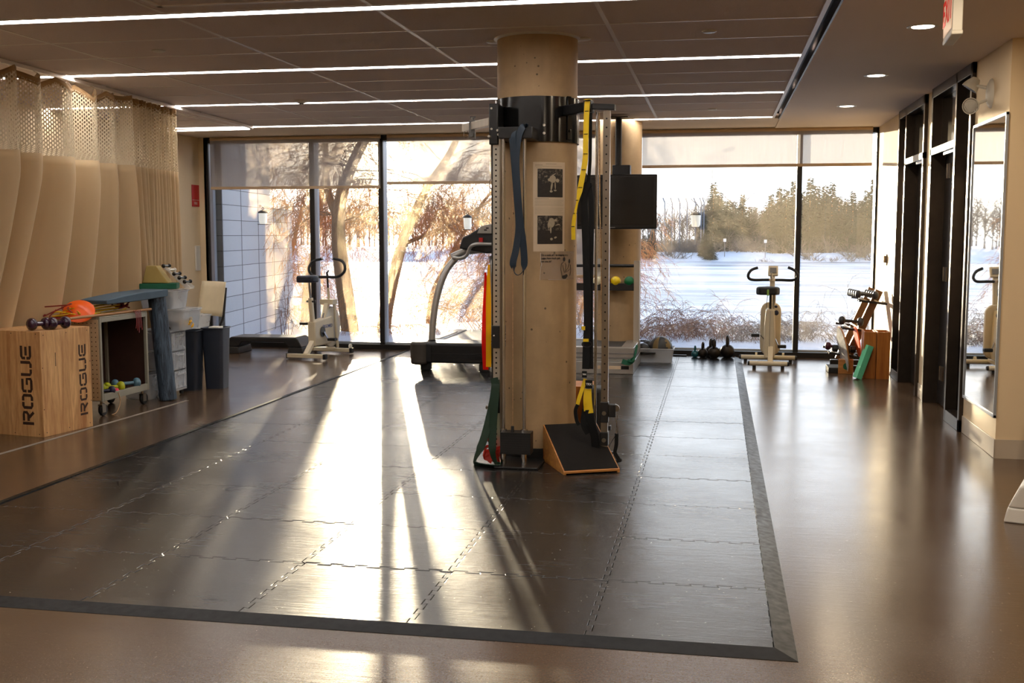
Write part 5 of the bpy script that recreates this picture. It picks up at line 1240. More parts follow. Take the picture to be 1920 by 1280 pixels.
MB().bb(-.032, -.010, -.31, -.295, .795, .86).build('seat_tag', P('lime_tag', srgb(150, 190, 90), .5, var=.05), b2, bev=.002, label='small lime green tag on the back of the saddle')
q = MB(); q.cyl((.07, -.10, .60), (.07, -.14, .60), .006, n=8).sph((.075, -.15, .60), .026, 14, 8, (1, .6, 1.1)).sph((.07, -.12, .665), .018, 12, 8, (1, .6, .8)); q.build('adjust_knobs', P('navy_knob', srgb(24, 26, 48), .4, var=.05), b2)
q = MB(); q.tube(catmull([(-.02, -.16, .82), (-.03, -.17, .70), (-.035, -.18, .56)], 4), .003, 6); q.build('strap_end', M['blackplastic'], b2)
q = MB(); q.beam((.03, .16, .66), (.03, .20, 1.0), .055, .04); q.build('front_column', M['cream'], b2, bev=.006)
q = MB(); q.box((.035, .20, 1.045), (.11, .03, .12), rot=Matrix.Rotation(radians(-25), 3, 'X')); con = q.build('console', M['cream'], b2, bev=.008)
q = MB(); q.box((.035, .178, 1.055), (.07, .006, .06), rot=Matrix.Rotation(radians(-25), 3, 'X')); q.build('display', M['greyp'], con)
hb = [(-.135, .08, 1.085), (-.20, .06, 1.06), (-.235, .04, 1.01), (-.225, .05, .965), (-.17, .08, .948), (-.06, .12, .948), (.03, .13, .948), (.13, .12, .948), (.24, .08, .948), (.285, .05, .97), (.295, .04, 1.01), (.26, .06, 1.06), (.195, .08, 1.09)]
tube_part('handlebar', hb, .0155, M['blackrubber'], b2)
q = MB(); q.bb(-.01, .06, .10, .14, .935, .965).cyl((.02, .09, .95), (.02, .09, 1.03), .009, n=10); q.build('bar_clamp', M['chrome'], b2, bev=.003)
for s, a in ((-1, .5), (1, -.5)):
    q = MB(); q.tube([(s*.06+.01, -.02, .30-s*.0), (s*.095+.01, -.05, .28+a*.12)], .008, 8); q.build('crank', M['chrome'], b2)
    q = MB(); q.bb(s*.145-.045, s*.145+.045, -.10, -.03, .265+a*.12, .30+a*.12); q.build('pedal', M['blackrubber'], b2, bev=.006)
for s in (-1, 1):
    q = MB(); q.lathe([(.001, -.012), (.026, -.012), (.026, .012), (.001, .012)], n=16, T=Matrix.Translation((s*.15+.02, .34, .085)) @ Matrix.Rotation(pi/2, 4, 'Y')); q.build('transport_wheel', M['cream'], b2)
bikelogo.build('casing_lettering', P('blue_print', srgb(70, 90, 150), .5, var=.05), b1, smooth=0)

# ================================================================== step platforms
def step(lab, loc, rz, L_, W2, top, leg, legh, nm='aerobic_step'):
    o = thing(nm, lab, 'aerobic step', loc, rz=rz); hl, hw = L_/2, W2/2; H2 = top
    q = MB(); q.prism([(-hl, legh), (-hl+.05, H2-.02), (-hl+.08, H2), (hl-.08, H2), (hl-.05, H2-.02), (hl, legh), (hl-.17, legh), (hl-.22, H2-.06), (-hl+.22, H2-.06), (-hl+.17, legh)], W2, Matrix.Translation((0, hw, 0)) @ FACE_NEG_Y)
    q.build('deck', leg, o, bev=.012, seg=3)
    MB().bb(-hl+.09, hl-.09, -hw+.02, hw-.02, H2-.004, H2+.003).build('grip_top', M['steptop'], o, bev=.002)
    for s in (-1, 1):
        q = MB(); x = s*(hl-.085)
        q.add([(x-.10, -hw-.01, 0), (x+.10, -hw-.01, 0), (x+.10, hw+.01, 0), (x-.10, hw+.01, 0), (x-.085, -hw, legh), (x+.085, -hw, legh), (x+.085, hw, legh), (x-.085, hw, legh)], [(0, 3, 2, 1), (4, 5, 6, 7), (0, 1, 5, 4), (1, 2, 6, 5), (2, 3, 7, 6), (3, 0, 4, 7)])
        q.build('riser', leg, o, bev=.008)
    return o
step('low black aerobic step on two risers, under the grey block wall view', (-5.44, 12.72, 0), radians(2), .98, .40, .205, M['blackplastic'], .085)
step('pale aerobic step with rounded grey end, cut off by the frame by the right wall', (1.995, 5.83, 0), radians(-20), .98, .40, .205, M['whitep'], .075)

# ================================================================== tub of balls, kettlebells
tb = tub('storage_tub', 'frosted clear tub full of exercise balls at the foot of the far pillar', -.70, 12.55, F0, .46, .36, .155, M['frosted'], 0, 'plastic tub')
MB().prism(rrect(.17, .05, .022, 4), .02, Matrix.Translation((-.05, -.20, .10))).build('grip_handle', M['blackplastic'], tb, bev=.004)
MB().sph((0, 0, 0), .135, 36, 20).build('exercise_ball', [M['ballgrey'], M['balltan']], None, 'large grey ball with tan panels in the tub by the far pillar', 'ball', loc=(-.62, 12.57, F0+.15))
q = MB()
for a0 in (200, 320):
    n = 10
    for i in range(n):
        pass
o = bpy.data.objects['exercise_ball']; me = o.data
for p in me.polygons:
    a = (math.degrees(atan2(p.center.y, p.center.x)) + 360) % 360
    if 228 < a < 258 or 305 < a < 330: p.material_index = 1
MB().sph((0, 0, 0), .078, 28, 16).build('exercise_ball', M['ballgrey'], None, 'smaller dark grey ball at the left end of the tub', 'ball', loc=(-.815, 12.50, F0+.13))
MB().sph((0, 0, 0), .072, 28, 16).build('exercise_ball', M['ballgrey'], None, 'dark ball half hidden behind the others in the tub', 'ball', loc=(-.77, 12.665, F0+.15))
q = MB(); q.bb(-.22, .20, -.02, .02, .17, .19).bb(-.22, .20, -.02, .02, .02, .05).bb(.16, .20, -.02, .02, 0, .19).bb(-.22, -.18, -.02, .02, 0, .19).bb(-.18, .16, -.01, .01, .05, .08)
q.build('weight_cradle', M['blackmetal'], None, 'low black metal frame behind the tub of balls', 'metal frame', loc=(-.72, 13.05, F0), bev=.003)
q = MB(); q.bb(0, .16, -.03, .03, 0, .016); q.build('flat_bar', M['blackplastic'], None, 'short flat black bar lying on the floor right of the tub', 'bar', loc=(-.50, 13.12, F0), bev=.004)
def kettle(lab, x, y, r, mat, rz):
    o = thing('kettlebell', lab, 'kettlebell', (x, y, F0), rz=rz, group='kettlebells below the window')
    pr = [(r*.55, 0)]+[(r*cos(a), r*.88+r*sin(a)) for a in [radians(-58+ (148-0)*k/12) for k in range(13)]]
    pr = [(max(p_[0], .002), p_[1]) for p_ in pr]
    MB().lathe(pr, n=28).build('bell', mat, o)
    h = r*2.0
    MB().tube(catmull([(-r*.50, 0, r*1.45), (-r*.66, 0, r*2.1), (-r*.60, 0, r*2.65), (-r*.25, 0, r*2.95), (r*.25, 0, r*2.95), (r*.60, 0, r*2.65), (r*.66, 0, r*2.1), (r*.50, 0, r*1.45)], 5), r*.20, 10).build('handle', mat, o)
for lab, x, y, r, m_, rz in (('smallest kettlebell, teal, at the left end of the row', -.240, 13.03, .044, 'teal', 82), ('second kettlebell from the left, small and dark', -.150, 13.03, .058, 'kettle', 80),
    ('dark kettlebell standing behind the middle one, only its handle showing', -.055, 13.17, .068, 'kettle', 75), ('middle bronze-dark kettlebell in front of another', -.018, 12.98, .072, 'kettle', 82), ('largest dark kettlebell at the right end of the row', .135, 13.05, .084, 'kettle', 84)):
    kettle(lab, x, y, r, M[m_], radians(rz))

# ================================================================== dumbbell rack in the corner
rk = thing('dumbbell_rack', 'bronze three-tier dumbbell rack leaning back in the corner by the window', 'dumbbell rack', (1.34, 12.35, 0), rz=radians(0))
# slanted uprights seen edge on; tiers run along local y (into the corner), slant rises to +x
for y in (-.16, .40):
    q = MB(); q.beam((.02, y, .05), (.36, y, .86), .08, .06, (0, 1, 0)).build('upright', M['rackbrown'], rk, bev=.006)
    q = MB(); q.bb(-.07, .36, y-.03, y+.03, 0, .05).build('foot', M['blackmetal'], rk, bev=.006)
for k, (x, z) in enumerate(((.02, .20), (.15, .47), (.31, .765))):
    q = MB(); q.mat(0).beam((x-.11, -.26, z-.005), (x-.11, .48, z-.005), .075, .012, (.35, 0, 1)).beam((x+.03, -.26, z-.02), (x+.03, .48, z-.02), .075, .012, (.35, 0, 1))
    q.mat(1)
    for y in (-.26, -.14, .42): q.beam((x-.17, y, z-.01), (x+.12, y, z-.045), .03, .022)
    q.build('tier', [M['cream'], M['blackmetal']], rk, bev=.002)
zs = {0: .20, 1: .47, 2: .765}
Rg = 'dumbbells on the corner rack'
dumbbell('dumbbell', 'dark grey dumbbell on the middle tier of the corner rack', M['hexgrey'], .26, .048, .017, (1.34+.07, 12.12, .485), (0, radians(4), radians(6)), Rg)
for k in range(5):
    dumbbell('dumbbell', ['nearest', 'second', 'third', 'fourth', 'farthest'][k]+' grey dumbbell of the row along the top tier of the corner rack', M['hexgrey'], .24, .043, .016, (1.34+.22-.01*k, 12.10+.095*k, .775), (0, radians(3), radians(8)), Rg)
dumbbell('dumbbell', 'maroon dumbbell on the lowest tier of the corner rack', M['maroon'], .25, .044, .016, (1.34-.06, 12.17, .21), (0, radians(3), radians(6)), Rg)
dumbbell('dumbbell', 'black hexagonal dumbbell on the lowest tier beside the maroon one', M['blackrubber'], .24, .042, .015, (1.34+.0, 12.05, .20), (0, radians(3), radians(3)), Rg, hexa=True)
wob = thing('wobble_board', 'round wooden wobble board leaning edge-on against the dumbbell rack', 'wobble board', (1.365, 11.90, .0)); wob.rotation_euler = (0, radians(90-11), radians(5))
q = MB(); q.lathe([(.001, -.006), (.245, -.006), (.25, 0), (.245, .006), (.001, .006)], n=48, T=Matrix.Translation((-.255, 0, .0))); q.build('board', M['plyedge'], wob)
q = MB(); q.lathe([(.001, -.009), (.235, -.009), (.235, -.006)], n=48, T=Matrix.Translation((-.255, 0, .0))); q.build('grip_face', P('wobble_grip', srgb(175, 172, 170), .6, var=.35, vs=30), wob)
q = MB().lathe([(.001, .07), (.05, .06), (.07, .03), (.075, .006)], n=24, T=Matrix.Translation((-.255, 0, 0))).build('rocker', M['blackrubber'], wob)
q = MB(); q.lathe([(.001, -.006), (.165, -.006), (.17, 0), (.165, .006), (.001, .006)], n=40, T=Matrix.Translation((-.17, 0, .0))); o = q.build('balance_disc', M['orange'], None, 'orange disc leaning behind the wobble board', 'disc'); o.location = (1.50, 12.02, .16); o.rotation_euler = (0, radians(80), radians(2))
q = thing('balance_block', 'small wooden block with round dark emblem, on the floor under the rack', 'wooden block', (1.345, 11.88, 0), rz=radians(-8))
MB().bb(-.075, .075, -.05, .05, 0, .15).build('block', M['plyedge'], q, bev=.004)
MB().cyl((.01, -.05, .08), (.01, -.052, .08), .036, n=28).build('emblem', M['greenfoam'], q)
MB().bb(-.12, .03, -.16, .16, 0, .06).build('rubber_wedge', M['blackrubber'], None, 'low black rubber block on the floor at the left of the corner rack', 'rubber block', loc=(1.29, 12.02, 0), bev=.006)
o = MB().bb(-.028, .028, -.20, .20, 0, .40).build('foam_block', M['mint'], None, 'mint green foam block leaning against the wooden boxes', 'foam block', bev=.004); o.location = (1.41, 11.45, .006); o.rotation_euler = (0, radians(19), radians(12)); o.scale = (1, .28, .88)
def openbox(lab, x, y, w_, d_, h_, rz):
    t = .015; q = MB(); q.bb(-w_/2, w_/2, -d_/2, -d_/2+t, 0, h_).bb(-w_/2, w_/2, d_/2-t, d_/2, 0, h_).bb(-w_/2, -w_/2+t, -d_/2+t, d_/2-t, 0, h_).bb(w_/2-t, w_/2, -d_/2+t, d_/2-t, 0, h_).bb(-w_/2+t, w_/2-t, -d_/2+t, d_/2-t, 0, t).bb(-w_/2+t, w_/2-t, -d_/2+t, d_/2-t, h_*.96-.01, h_*.96)
    return q.build('wooden_box', M['orangewood'], None, lab, 'wooden box', 'wooden boxes in the corner', loc=(x, y, 0), rz=rz, bev=.0015)
openbox('left one of the two upright orange-brown wooden boxes in the corner', 1.535, 11.63, .118, .30, .475, radians(-2))
openbox('right one of the two upright orange-brown wooden boxes, nearest the wall', 1.663, 11.61, .128, .30, .475, radians(-2))
# ================================================================== right wall fittings
mi = thing('wall_mirror', 'tall framed mirror on the right wall reflecting the windows', 'mirror', (RX, 7.96, 1.24))
MB().bb(-.012, -.002, -.455, .445, -.955, .965).build('mirror_plate', M['mirror'], mi, smooth=0)
q = MB()
q.bb(-.02, -.002, -.47, .46, .965, .985).bb(-.02, -.002, -.47, .46, -.975, -.955).bb(-.02, -.002, -.47, -.455, -.975, .985).bb(-.02, -.002, .445, .46, -.975, .985); q.build('frame', M['alum'], mi, bev=.002)
th = thing('thermostat', 'small steel thermostat plate on the right wall near the window corner', 'wall control', (RX, 12.42, 1.18))
q = MB(); q.bb(-.012, 0, -.035, .035, -.06, .06); q.build('plate', M['steel'], th, bev=.003)
q = MB(); q.bb(-.035, -.012, -.02, .02, -.03, .045); q.build('cover', M['steel'], th, bev=.003)
el_ = thing('emergency_light', 'twin-head emergency light on the right wall above the mirror', 'emergency light', (RX, 8.0, 2.40))
q = MB(); q.lathe([(.001, .03), (.05, .026), (.075, .01), (.08, 0)], n=28, T=Matrix.Rotation(-pi/2, 4, 'Y') @ Matrix.Diagonal((1.25, 1, 1, 1))); q.build('wall_canopy', M['whitep'], el_)
def head(p, d_, nm, arm):
    q = MB(); R_ = V(d_).to_track_quat('Z', 'Y').to_matrix().to_4x4(); T_ = Matrix.Translation(p) @ R_
    q.tube([(-.02, arm[1], arm[2]), ((p[0]-.02)/2, (arm[1]+p[1])/2, (arm[2]+p[2])/2), p], .011, 8)
    q.lathe([(.012, -.055), (.026, -.05), (.05, .0), (.055, .02), (.056, .03)], n=26, T=T_)
    h_ = q.build(nm, M['whitep'], el_)
    q = MB(); q.lathe([(.001, .026), (.018, .027), (.02, .020), (.045, .030), (.052, .030)], n=26, T=T_); q.build('lens', M['chrome'], h_)
head((-.10, .12, .075), (-.5, .1, -.75), 'lamp_head', (0, .02, .04)); head((-.11, .05, -.075), (-.55, -.9, -.1), 'lamp_head', (0, .0, -.04))
q = MB(); q.beam((1.985, 7.40, .0), (2.06, 7.44, .55), .022, .022); q.build('tripod_leg', M['blackmetal'], None, 'black slanted stand leg cut off by the frame at the return wall', 'stand', bev=.003)

# ================================================================== bird-feeder lanterns hung outside the glass
def lantern(lab, x, z, s):
    o = thing('hanging_lantern', lab, 'lantern', (x, 13.66, z), group='lanterns hung outside the windows')
    MB().lathe([(.038*s, .0), (.052*s, .03), (.056*s, .15)], n=24).build('jar', M['lanternglow'], o)
    MB().lathe([(.001, .186), (.022*s, .182), (.055*s, .165), (.066*s, .148), (.064*s, .142), (.001, .145)], n=28).build('cap', M['blackplastic'], o)
    MB().lathe([(.001, -.008), (.07*s, -.008), (.072*s, 0), (.001, .0)], n=28).build('tray', M['blackplastic'], o)
    q = MB(); q.tube([V((.016*cos(t), 0, .202+.016*sin(t))) for t in [2*pi*k/14 for k in range(14)]], .0035, 6, closed=True).tube([(0, 0, .218), (0, -.03, .235), (0, -.085, .235)], .003, 6); q.build('hook', M['blackmetal'], o)
    MB().lathe([(.018, 0), (.010, .012), (.004, .02)], n=16, T=Matrix.Translation((0, -.088, .235)) @ Matrix.Rotation(-pi/2, 4, 'X')).build('suction_cup', M['film'], o)
lantern('white lantern with black cap hanging in front of the grey block wall', -5.89, 1.59, 1.0)
lantern('white lantern with added glow above the treadmill console', -3.13, 1.52, .92)
lantern('white lantern hanging in front of the far trees, right of the television', -.268, 1.545, 1.05)
# ================================================================== outdoors
import mathutils.noise as mn
rnd = random.Random(21)
def terrain(name, x0, x1, y0, y1, nx, ny, zf, mat, kind=S):
    vs_ = [(x0+(x1-x0)*i/nx, y0+(y1-y0)*(j/ny)**1.3, 0) for j in range(ny+1) for i in range(nx+1)]
    vs_ = [(x, y, zf(x, y)) for x, y, _ in vs_]
    fs = [(j*(nx+1)+i, j*(nx+1)+i+1, (j+1)*(nx+1)+i+1, (j+1)*(nx+1)+i) for j in range(ny) for i in range(nx)]
    return MB().add(vs_, fs).build(name, mat, kind=kind, smooth=180)
def sm(t): t = max(0, min(1, t)); return t*t*(3-2*t)
near = lambda x, y: -.06+.10*mn.noise(V((x*.7, y*.7, 0)))*sm((y-14)/2) + .05*sm((y-13.8)/1)-2.1*sm((y-17.2)/5)
terrain('near_bank_ground', -40, 30, 13.52, 30, 120, 60, near, M['snow'])
MB().add([(-260, 20, -1.88), (200, 20, -1.88), (200, 146, -1.88), (-260, 146, -1.88)], [(0, 1, 2, 3)]).build('river_ice_ground', M['ice'], kind=S, smooth=0)
far = lambda x, y: -2.0+1.0*sm((y-139-2*mn.noise(V((x*.05, 3, 0))))/4)+.75*sm((y-141)/20)+.25*mn.noise(V((x*.12, y*.12, 0)))
terrain('far_bank_ground', -260, 200, 136, 300, 180, 40, far, M['snow'])

# concrete panel wall of the building's next wing
bw = MB(); bw.bb(-.35, 0, 0, 2.45, -.4, 4.2).bb(-.35, 0, 2.45, 3.80, -.6, 1.86)
bw.build('wing_wall', M['block'], None, kind=S, loc=(-6.42, 13.56, 0), rz=radians(8.25), smooth=0)

def grow(b, p, d, L_, r, depth, rn, droop=0, spread=.6, kids=4, n=5, twig=None, segs=6, tmin=.25):
    """a branch and its children; droop bends it down (or up when negative)"""
    pts = [V(p)]; rs = [r]; d = V(d).normalized(); cur_ = V(p)
    for i in range(segs):
        d = (d+V((rn.gauss(0, .10), rn.gauss(0, .10), rn.gauss(0, .08)-droop*(i+1)/segs*.35))).normalized()
        cur_ = cur_+d*(L_/segs); pts.append(cur_.copy()); rs.append(r*(1-.72*(i+1)/segs))
    b.tube(pts, rs, n, cap=False)
    if depth <= 0: return
    for k in range(kids):
        t = rn.uniform(tmin, 1); i = min(int(t*segs), segs-1); q = pts[i].lerp(pts[i+1], t*segs-i)
        ax = V((rn.gauss(0, 1), rn.gauss(0, 1), rn.gauss(0, .6)))
        dd = ((pts[i+1]-pts[i]).normalized()+ax.normalized()*spread).normalized()
        grow((twig or b) if depth == 1 else b, q, dd, L_*rn.uniform(.4, .68), max(rs[i]*.55, .0028), depth-1, rn, droop, spread, kids, 3 if depth < 3 else 4, twig, max(4, segs-1), .15)

def tree(name, lab, limbs, seed, group, tw='twig', cat='tree', more=2.2):
    """limbs: list of (path, r0, r1, kids, droop)"""
    rn = random.Random(seed); root = V(limbs[0][0][0])
    o = thing(name, lab, cat, tuple(root), group=group)
    tk, br, tg = MB(), MB(), MB()
    for path, r0, r1, kids, droop, L_ in limbs:
        pts = catmull(path, 6); N = len(pts); rs = [r0+(r1-r0)*k/(N-1) for k in range(N)]
        tk.tube(pts, rs, 12)
        for k in range(int(kids*more)):
            t = rn.uniform(.45, 1)*(N-1); i = min(int(t), N-2); q = pts[i].lerp(pts[i+1], t-i)
            a = rn.uniform(0, 2*pi)
            d = V((cos(a), sin(a)*.6, rn.uniform(-.1, .8))).normalized()
            grow(br, q, d, L_*rn.uniform(.6, 1.15), max(rs[i]*.14, .007), 3, rn, droop, .75, 5, 4, tg, 6)
    for bb_, nm, mt in ((tk, 'trunk', M['bark']), (br, 'branches', M['bark']), (tg, 'twigs', M[tw])):
        if bb_.v:
            bb_.v = [(x-root.x, y-root.y, z-root.z) for x, y, z in bb_.v]; bb_.build(nm, mt, o)
    return o
GT = 'bare riverbank trees'
tree('bare_tree', 'bare leaning tree trunk seen behind the white bike', [([(-5.50, 16.0, -.2), (-5.57, 16.0, .4), (-5.66, 16.05, .96), (-5.72, 16.1, 1.5), (-5.72, 16.3, 2.1), (-5.5, 16.4, 2.7), (-5.2, 16.5, 3.3), (-5.0, 16.5, 4.2)], .14, .06, 15, .7, 1.5), ([(-5.70, 16.1, 1.6), (-6.0, 16.4, 2.2), (-6.1, 16.6, 3.0), (-6.3, 16.7, 4.0)], .07, .03, 8, .6, 1.2)], 1, GT)
tree('bare_tree', 'bare trunk leaning right, its foot beside the second window post', [([(-5.30, 16.9, -.3), (-5.2, 16.9, .33), (-5.06, 16.95, .94), (-4.9, 17, 1.5), (-4.6, 17.2, 2.2), (-4.2, 17.4, 2.9), (-3.9, 17.6, 3.9)], .12, .035, 13, .7, 1.5), ([(-4.95, 17, 1.3), (-4.5, 17.2, 1.5), (-4.0, 17.4, 1.75), (-3.4, 17.6, 2.2), (-2.9, 17.8, 2.7)], .035, .012, 8, .9, 1.2)], 2, GT)
tree('bare_tree', 'bare arching tree behind the treadmill, full of fine hanging twigs', [([(-5.0, 18.6, -.7), (-4.9, 18.4, .1), (-4.75, 18.3, .6), (-4.3, 18.2, 1.25), (-3.6, 18.1, 1.55), (-2.9, 18, 1.5), (-2.3, 17.9, 1.2)], .055, .02, 14, 1.0, 1.1), ([(-4.5, 18.3, 1.1), (-4.1, 18.2, 1.7), (-3.7, 18.1, 2.2), (-3.0, 18, 2.8)], .035, .015, 9, .8, 1.1)], 3, GT)
tree('bare_tree', 'slim bare tree right of the treadmill with a dense twiggy crown', [([(-2.9, 19.0, -1.0), (-2.85, 19, .2), (-2.7, 19, .9), (-2.5, 19, 1.7), (-2.3, 19, 2.6)], .05, .02, 15, .7, 1.1)], 4, GT)
tree('bare_tree', 'bare tree standing past the end of the grey block wall', [([(-7.3, 18.6, -.8), (-7.2, 18.6, .5), (-7.0, 18.6, 1.4), (-6.9, 18.7, 2.4), (-6.4, 18.8, 3.6)], .10, .04, 13, .7, 1.3)], 5, GT)
LF = 'bare tree farther back in the tangle of riverbank trees behind the left windows'
src = [o for o in scene.objects if o.type == 'EMPTY' and o.name.startswith('bare_tree')]
rn = random.Random(5)
for k, (x, y, s_) in enumerate([(-9.6, 21.5, 1.1), (-4.3, 22.5, 1.15), (-3.2, 22.0, 1.15), (-2.6, 20.2, 1.0), (-8.9, 18.5, 1.0)]):
    copy_tree(src[k % 5], None, LF, (x, y, near(x, y)-.1), rn.uniform(0, 6.28), (s_, s_, s_*.9))
def shrub(lab, cx, cy, rx, ry, hh, n, seed, mat, arc=1.0, L_=.8, group='bare shrubs outside the windows', name='bare_shrub', z0=None, r=.0038):
    rn = random.Random(seed); z0 = near(cx, cy) if z0 is None else z0
    b = MB()
    for k in range(n):
        a = rn.uniform(0, 2*pi); q = rn.random()**.5; x, y = rx*q*cos(a), ry*q*sin(a)
        ang = rn.uniform(0, 2*pi); up = rn.uniform(.5, 1.6)
        d = V((cos(ang)*.8, sin(ang)*.4, up)).normalized()
        grow(b, (x, y, near(cx+x, cy+y)-z0-.03), d, hh*rn.uniform(.55, 1.25), r*rn.uniform(.7, 1.4), 2, rn, arc*1.6, .7, 4, 3, None, 6)
    o = b.build(name, mat, None, lab, 'shrub', group); o.location = (cx, cy, z0); return o
shrub('bare twiggy shrub at the left of the white bike, by the block wall end', -6.1, 16.4, .5, .4, .95, 26, 31, M['twiggrey'])
shrub('bare shrub between the two leaning trunks', -4.9, 15.9, .45, .4, .85, 24, 32, M['twig'])
shrub('tall bare shrub behind the treadmill upright', -3.85, 16.2, .6, .5, 1.15, 34, 33, M['twig'], .6)
shrub('dense bare shrub behind the treadmill console', -3.05, 16.3, .55, .5, 1.45, 44, 34, M['twiggrey'], .5)
shrub('bare shrub behind the red and yellow bands', -2.3, 16.2, .5, .4, 1.3, 36, 35, M['twiggrey'], .6)
shrub('reddish bramble thicket just right of the far pillar', -.95, 15.7, .55, .5, .62, 60, 36, M['twigred'])
shrub('reddish bramble thicket behind the kettlebells', -.25, 15.8, .6, .5, .68, 66, 37, M['twigred'])
shrub('grey bramble thicket left of the cream bike', .45, 15.8, .55, .5, .60, 54, 38, M['twiggrey'])
shrub('grey bramble low behind the cream bike', 1.0, 15.7, .4, .4, .5, 34, 39, M['twiggrey'])
shrub('grey bramble left of the dumbbell rack', 1.65, 15.8, .5, .5, .66, 46, 40, M['twiggrey'])
o = thing('dry_grass', 'few tall dry grass stalks in front of the block wall', 'grass', (-5.95, 14.6, near(-5.95, 14.6))); b = MB(); rn = random.Random(8)
for k in range(7):
    a = rn.uniform(-.25, .3); h_ = rn.uniform(.35, .75); x = rn.uniform(-.12, .12)
    b.tube([(x, 0, 0), (x+a*.3*h_, 0, h_*.5), (x+a*h_, 0, h_)], [.004, .003, .002], 5).lathe([(.001, -.05), (.008, -.03), (.007, .02), (.001, .06)], (x+a*h_, 0, h_), 8)
b.build('stalks', M['twigred'], o)

# far bank: conifers, bare trees, poles, signs
def conifer(name, lab, seed, H2, R_, loc):
    rn = random.Random(seed); b = MB(); tk = MB()
    tk.tube([(0, 0, -.3), (0, 0, H2*.97)], [H2*.018, .03], 6)
    nlay = int(H2*3.4)
    for j in range(nlay):
        z = H2*(.06+.93*j/nlay); rr = R_*(1-j/nlay)**.8*rn.uniform(.75, 1.1)+.12; m_ = int(8+rr*8)
        for k in range(m_):
            a = 2*pi*(k+rn.random())/m_; L_ = rr*rn.uniform(.65, 1.12); c_, s_ = cos(a), sin(a)
            nq = max(1, int(L_/.42))
            for q in range(nq):
                r0 = L_*(q+.1)/nq; ln = .50+.3*rn.random(); w_ = .16+.06*rn.random(); dz = -.22*r0+rn.uniform(-.2, .2)
                p0 = V((c_*r0, s_*r0, z+dz)); p1 = V((c_*(r0+ln), s_*(r0+ln), z+dz-.12+rn.uniform(-.2, .22))); sd = V((-s_, c_, rn.uniform(-.5, .5)))*w_
                mid = p0.lerp(p1, .45)
                b.add([p0, mid+sd, p1, mid-sd, mid+V((0, 0, .12))], [(0, 1, 4), (1, 2, 4), (2, 3, 4), (3, 0, 4)])
    o = thing(name, lab, 'tree', loc, group='far bank conifers')
    b.build('needles', M['needle'], o, smooth=0); tk.build('trunk', M['bark'], o); return o
def place(proto, x, y, s, rz):
    z = far(x, y)-.1
    return copy_tree(proto, None, None, (x, y, z), rz, (s, s, s))
LC = 'dark green conifer in the tree line on the far river bank'
LB = 'bare grey deciduous tree in the tree line on the far river bank'
c1 = conifer('conifer', LC, 51, 10.5, 2.4, (0, 150, -1)); c2 = conifer('conifer', LC, 52, 8.5, 3.0, (0, 150, -1)); c3 = conifer('conifer', LC, 53, 9.5, 3.6, (0, 150, -1))
# tree line layout: each entry gives the lateral slope x / y of its spot and its distance y along the room axis
layout = [(-0.0044, 148, c1, 1.02), (0.0012, 152, c3, .98), (0.0093, 150, c2, .92), (0.0210, 154, c1, .84), (0.0280, 158, c2, .8), (0.0140, 160, c3, .8), (-0.0106, 158, c2, .82), (0.0318, 165, c3, .72), (0.0388, 160, c2, .72), (0.0457, 152, c3, .92), (0.0527, 150, c1, .95), (0.0587, 148, c3, 1.02), (0.0652, 150, c1, 1.05), (0.0721, 152, c3, .98), (0.0790, 149, c1, 1.10), (0.0845, 150, c2, 1.22), (0.0918, 152, c3, 1.08), (0.0977, 150, c1, 1.02), (0.1036, 154, c2, 1.0), (0.1100, 156, c3, .85), (0.1154, 150, c1, .88), (0.1218, 152, c2, .92), (0.1272, 148, c3, .98), (0.1326, 150, c1, 1.05), (0.1393, 150, c2, 1.1), (-0.0609, 141, c2, .42), (-0.0575, 143, c1, .36), (-0.0115, 142, c3, .36), (-0.0068, 141, c2, .40), (-0.0657, 142, c2, .35)]
used = set()
for i, (slope, y, pr, s_) in enumerate(layout):
    s_ *= .86
    x = slope*y
    if pr.name not in used: used.add(pr.name); pr.location = (x, y, far(x, y)-.1); pr.scale = (s_, s_, s_); pr.rotation_euler.z = i
    else: place(pr, x, y, s_, i*1.7)
def baretree(seed, H2):
    rn = random.Random(seed); b = MB()
    b.tube([(0, 0, -.3), (.1, 0, H2*.4), (-.1, 0, H2*.75)], [.16, .10, .05], 6)
    for k in range(20):
        z = H2*rn.uniform(.12, .75); a = rn.uniform(0, 2*pi)
        grow(b, (0, 0, z), (cos(a)*.7, sin(a)*.7, rn.uniform(.6, 1.4)), H2*rn.uniform(.25, .42), .07, 2, rn, -.1, .55, 4, 3, None, 4)
    return b.build('bare_tree', M['far_twig'], None, LB, 'tree', 'far bank bare trees')
d1, d2, d3 = baretree(61, 8.0), baretree(62, 7.2), baretree(63, 8.6)
rn = random.Random(77); protos = [d1, d2, d3]; first = {0, 1, 2}
pxs = [-0.0740+k*0.003359 for k in range(65)] + [-0.4082+k*0.004676 for k in range(64)]
for i, slope in enumerate(pxs):
    y = rn.uniform(154, 176); x = (slope+rn.uniform(-.002, .002))*y; k = i % 3; s_ = rn.uniform(.72, 1.05) if slope > -0.0779 else rn.uniform(.95, 1.4)
    if 0.0248 < slope < 0.0550 or slope < -0.0201: s_ *= .86
    if k in first: first.discard(k); t = protos[k]
    else: t = protos[k].copy(); COL.objects.link(t)
    t.location = (x, y, far(x, y)-.2); t.rotation_euler.z = rn.uniform(0, 6.28); t.scale = (s_, s_, s_)
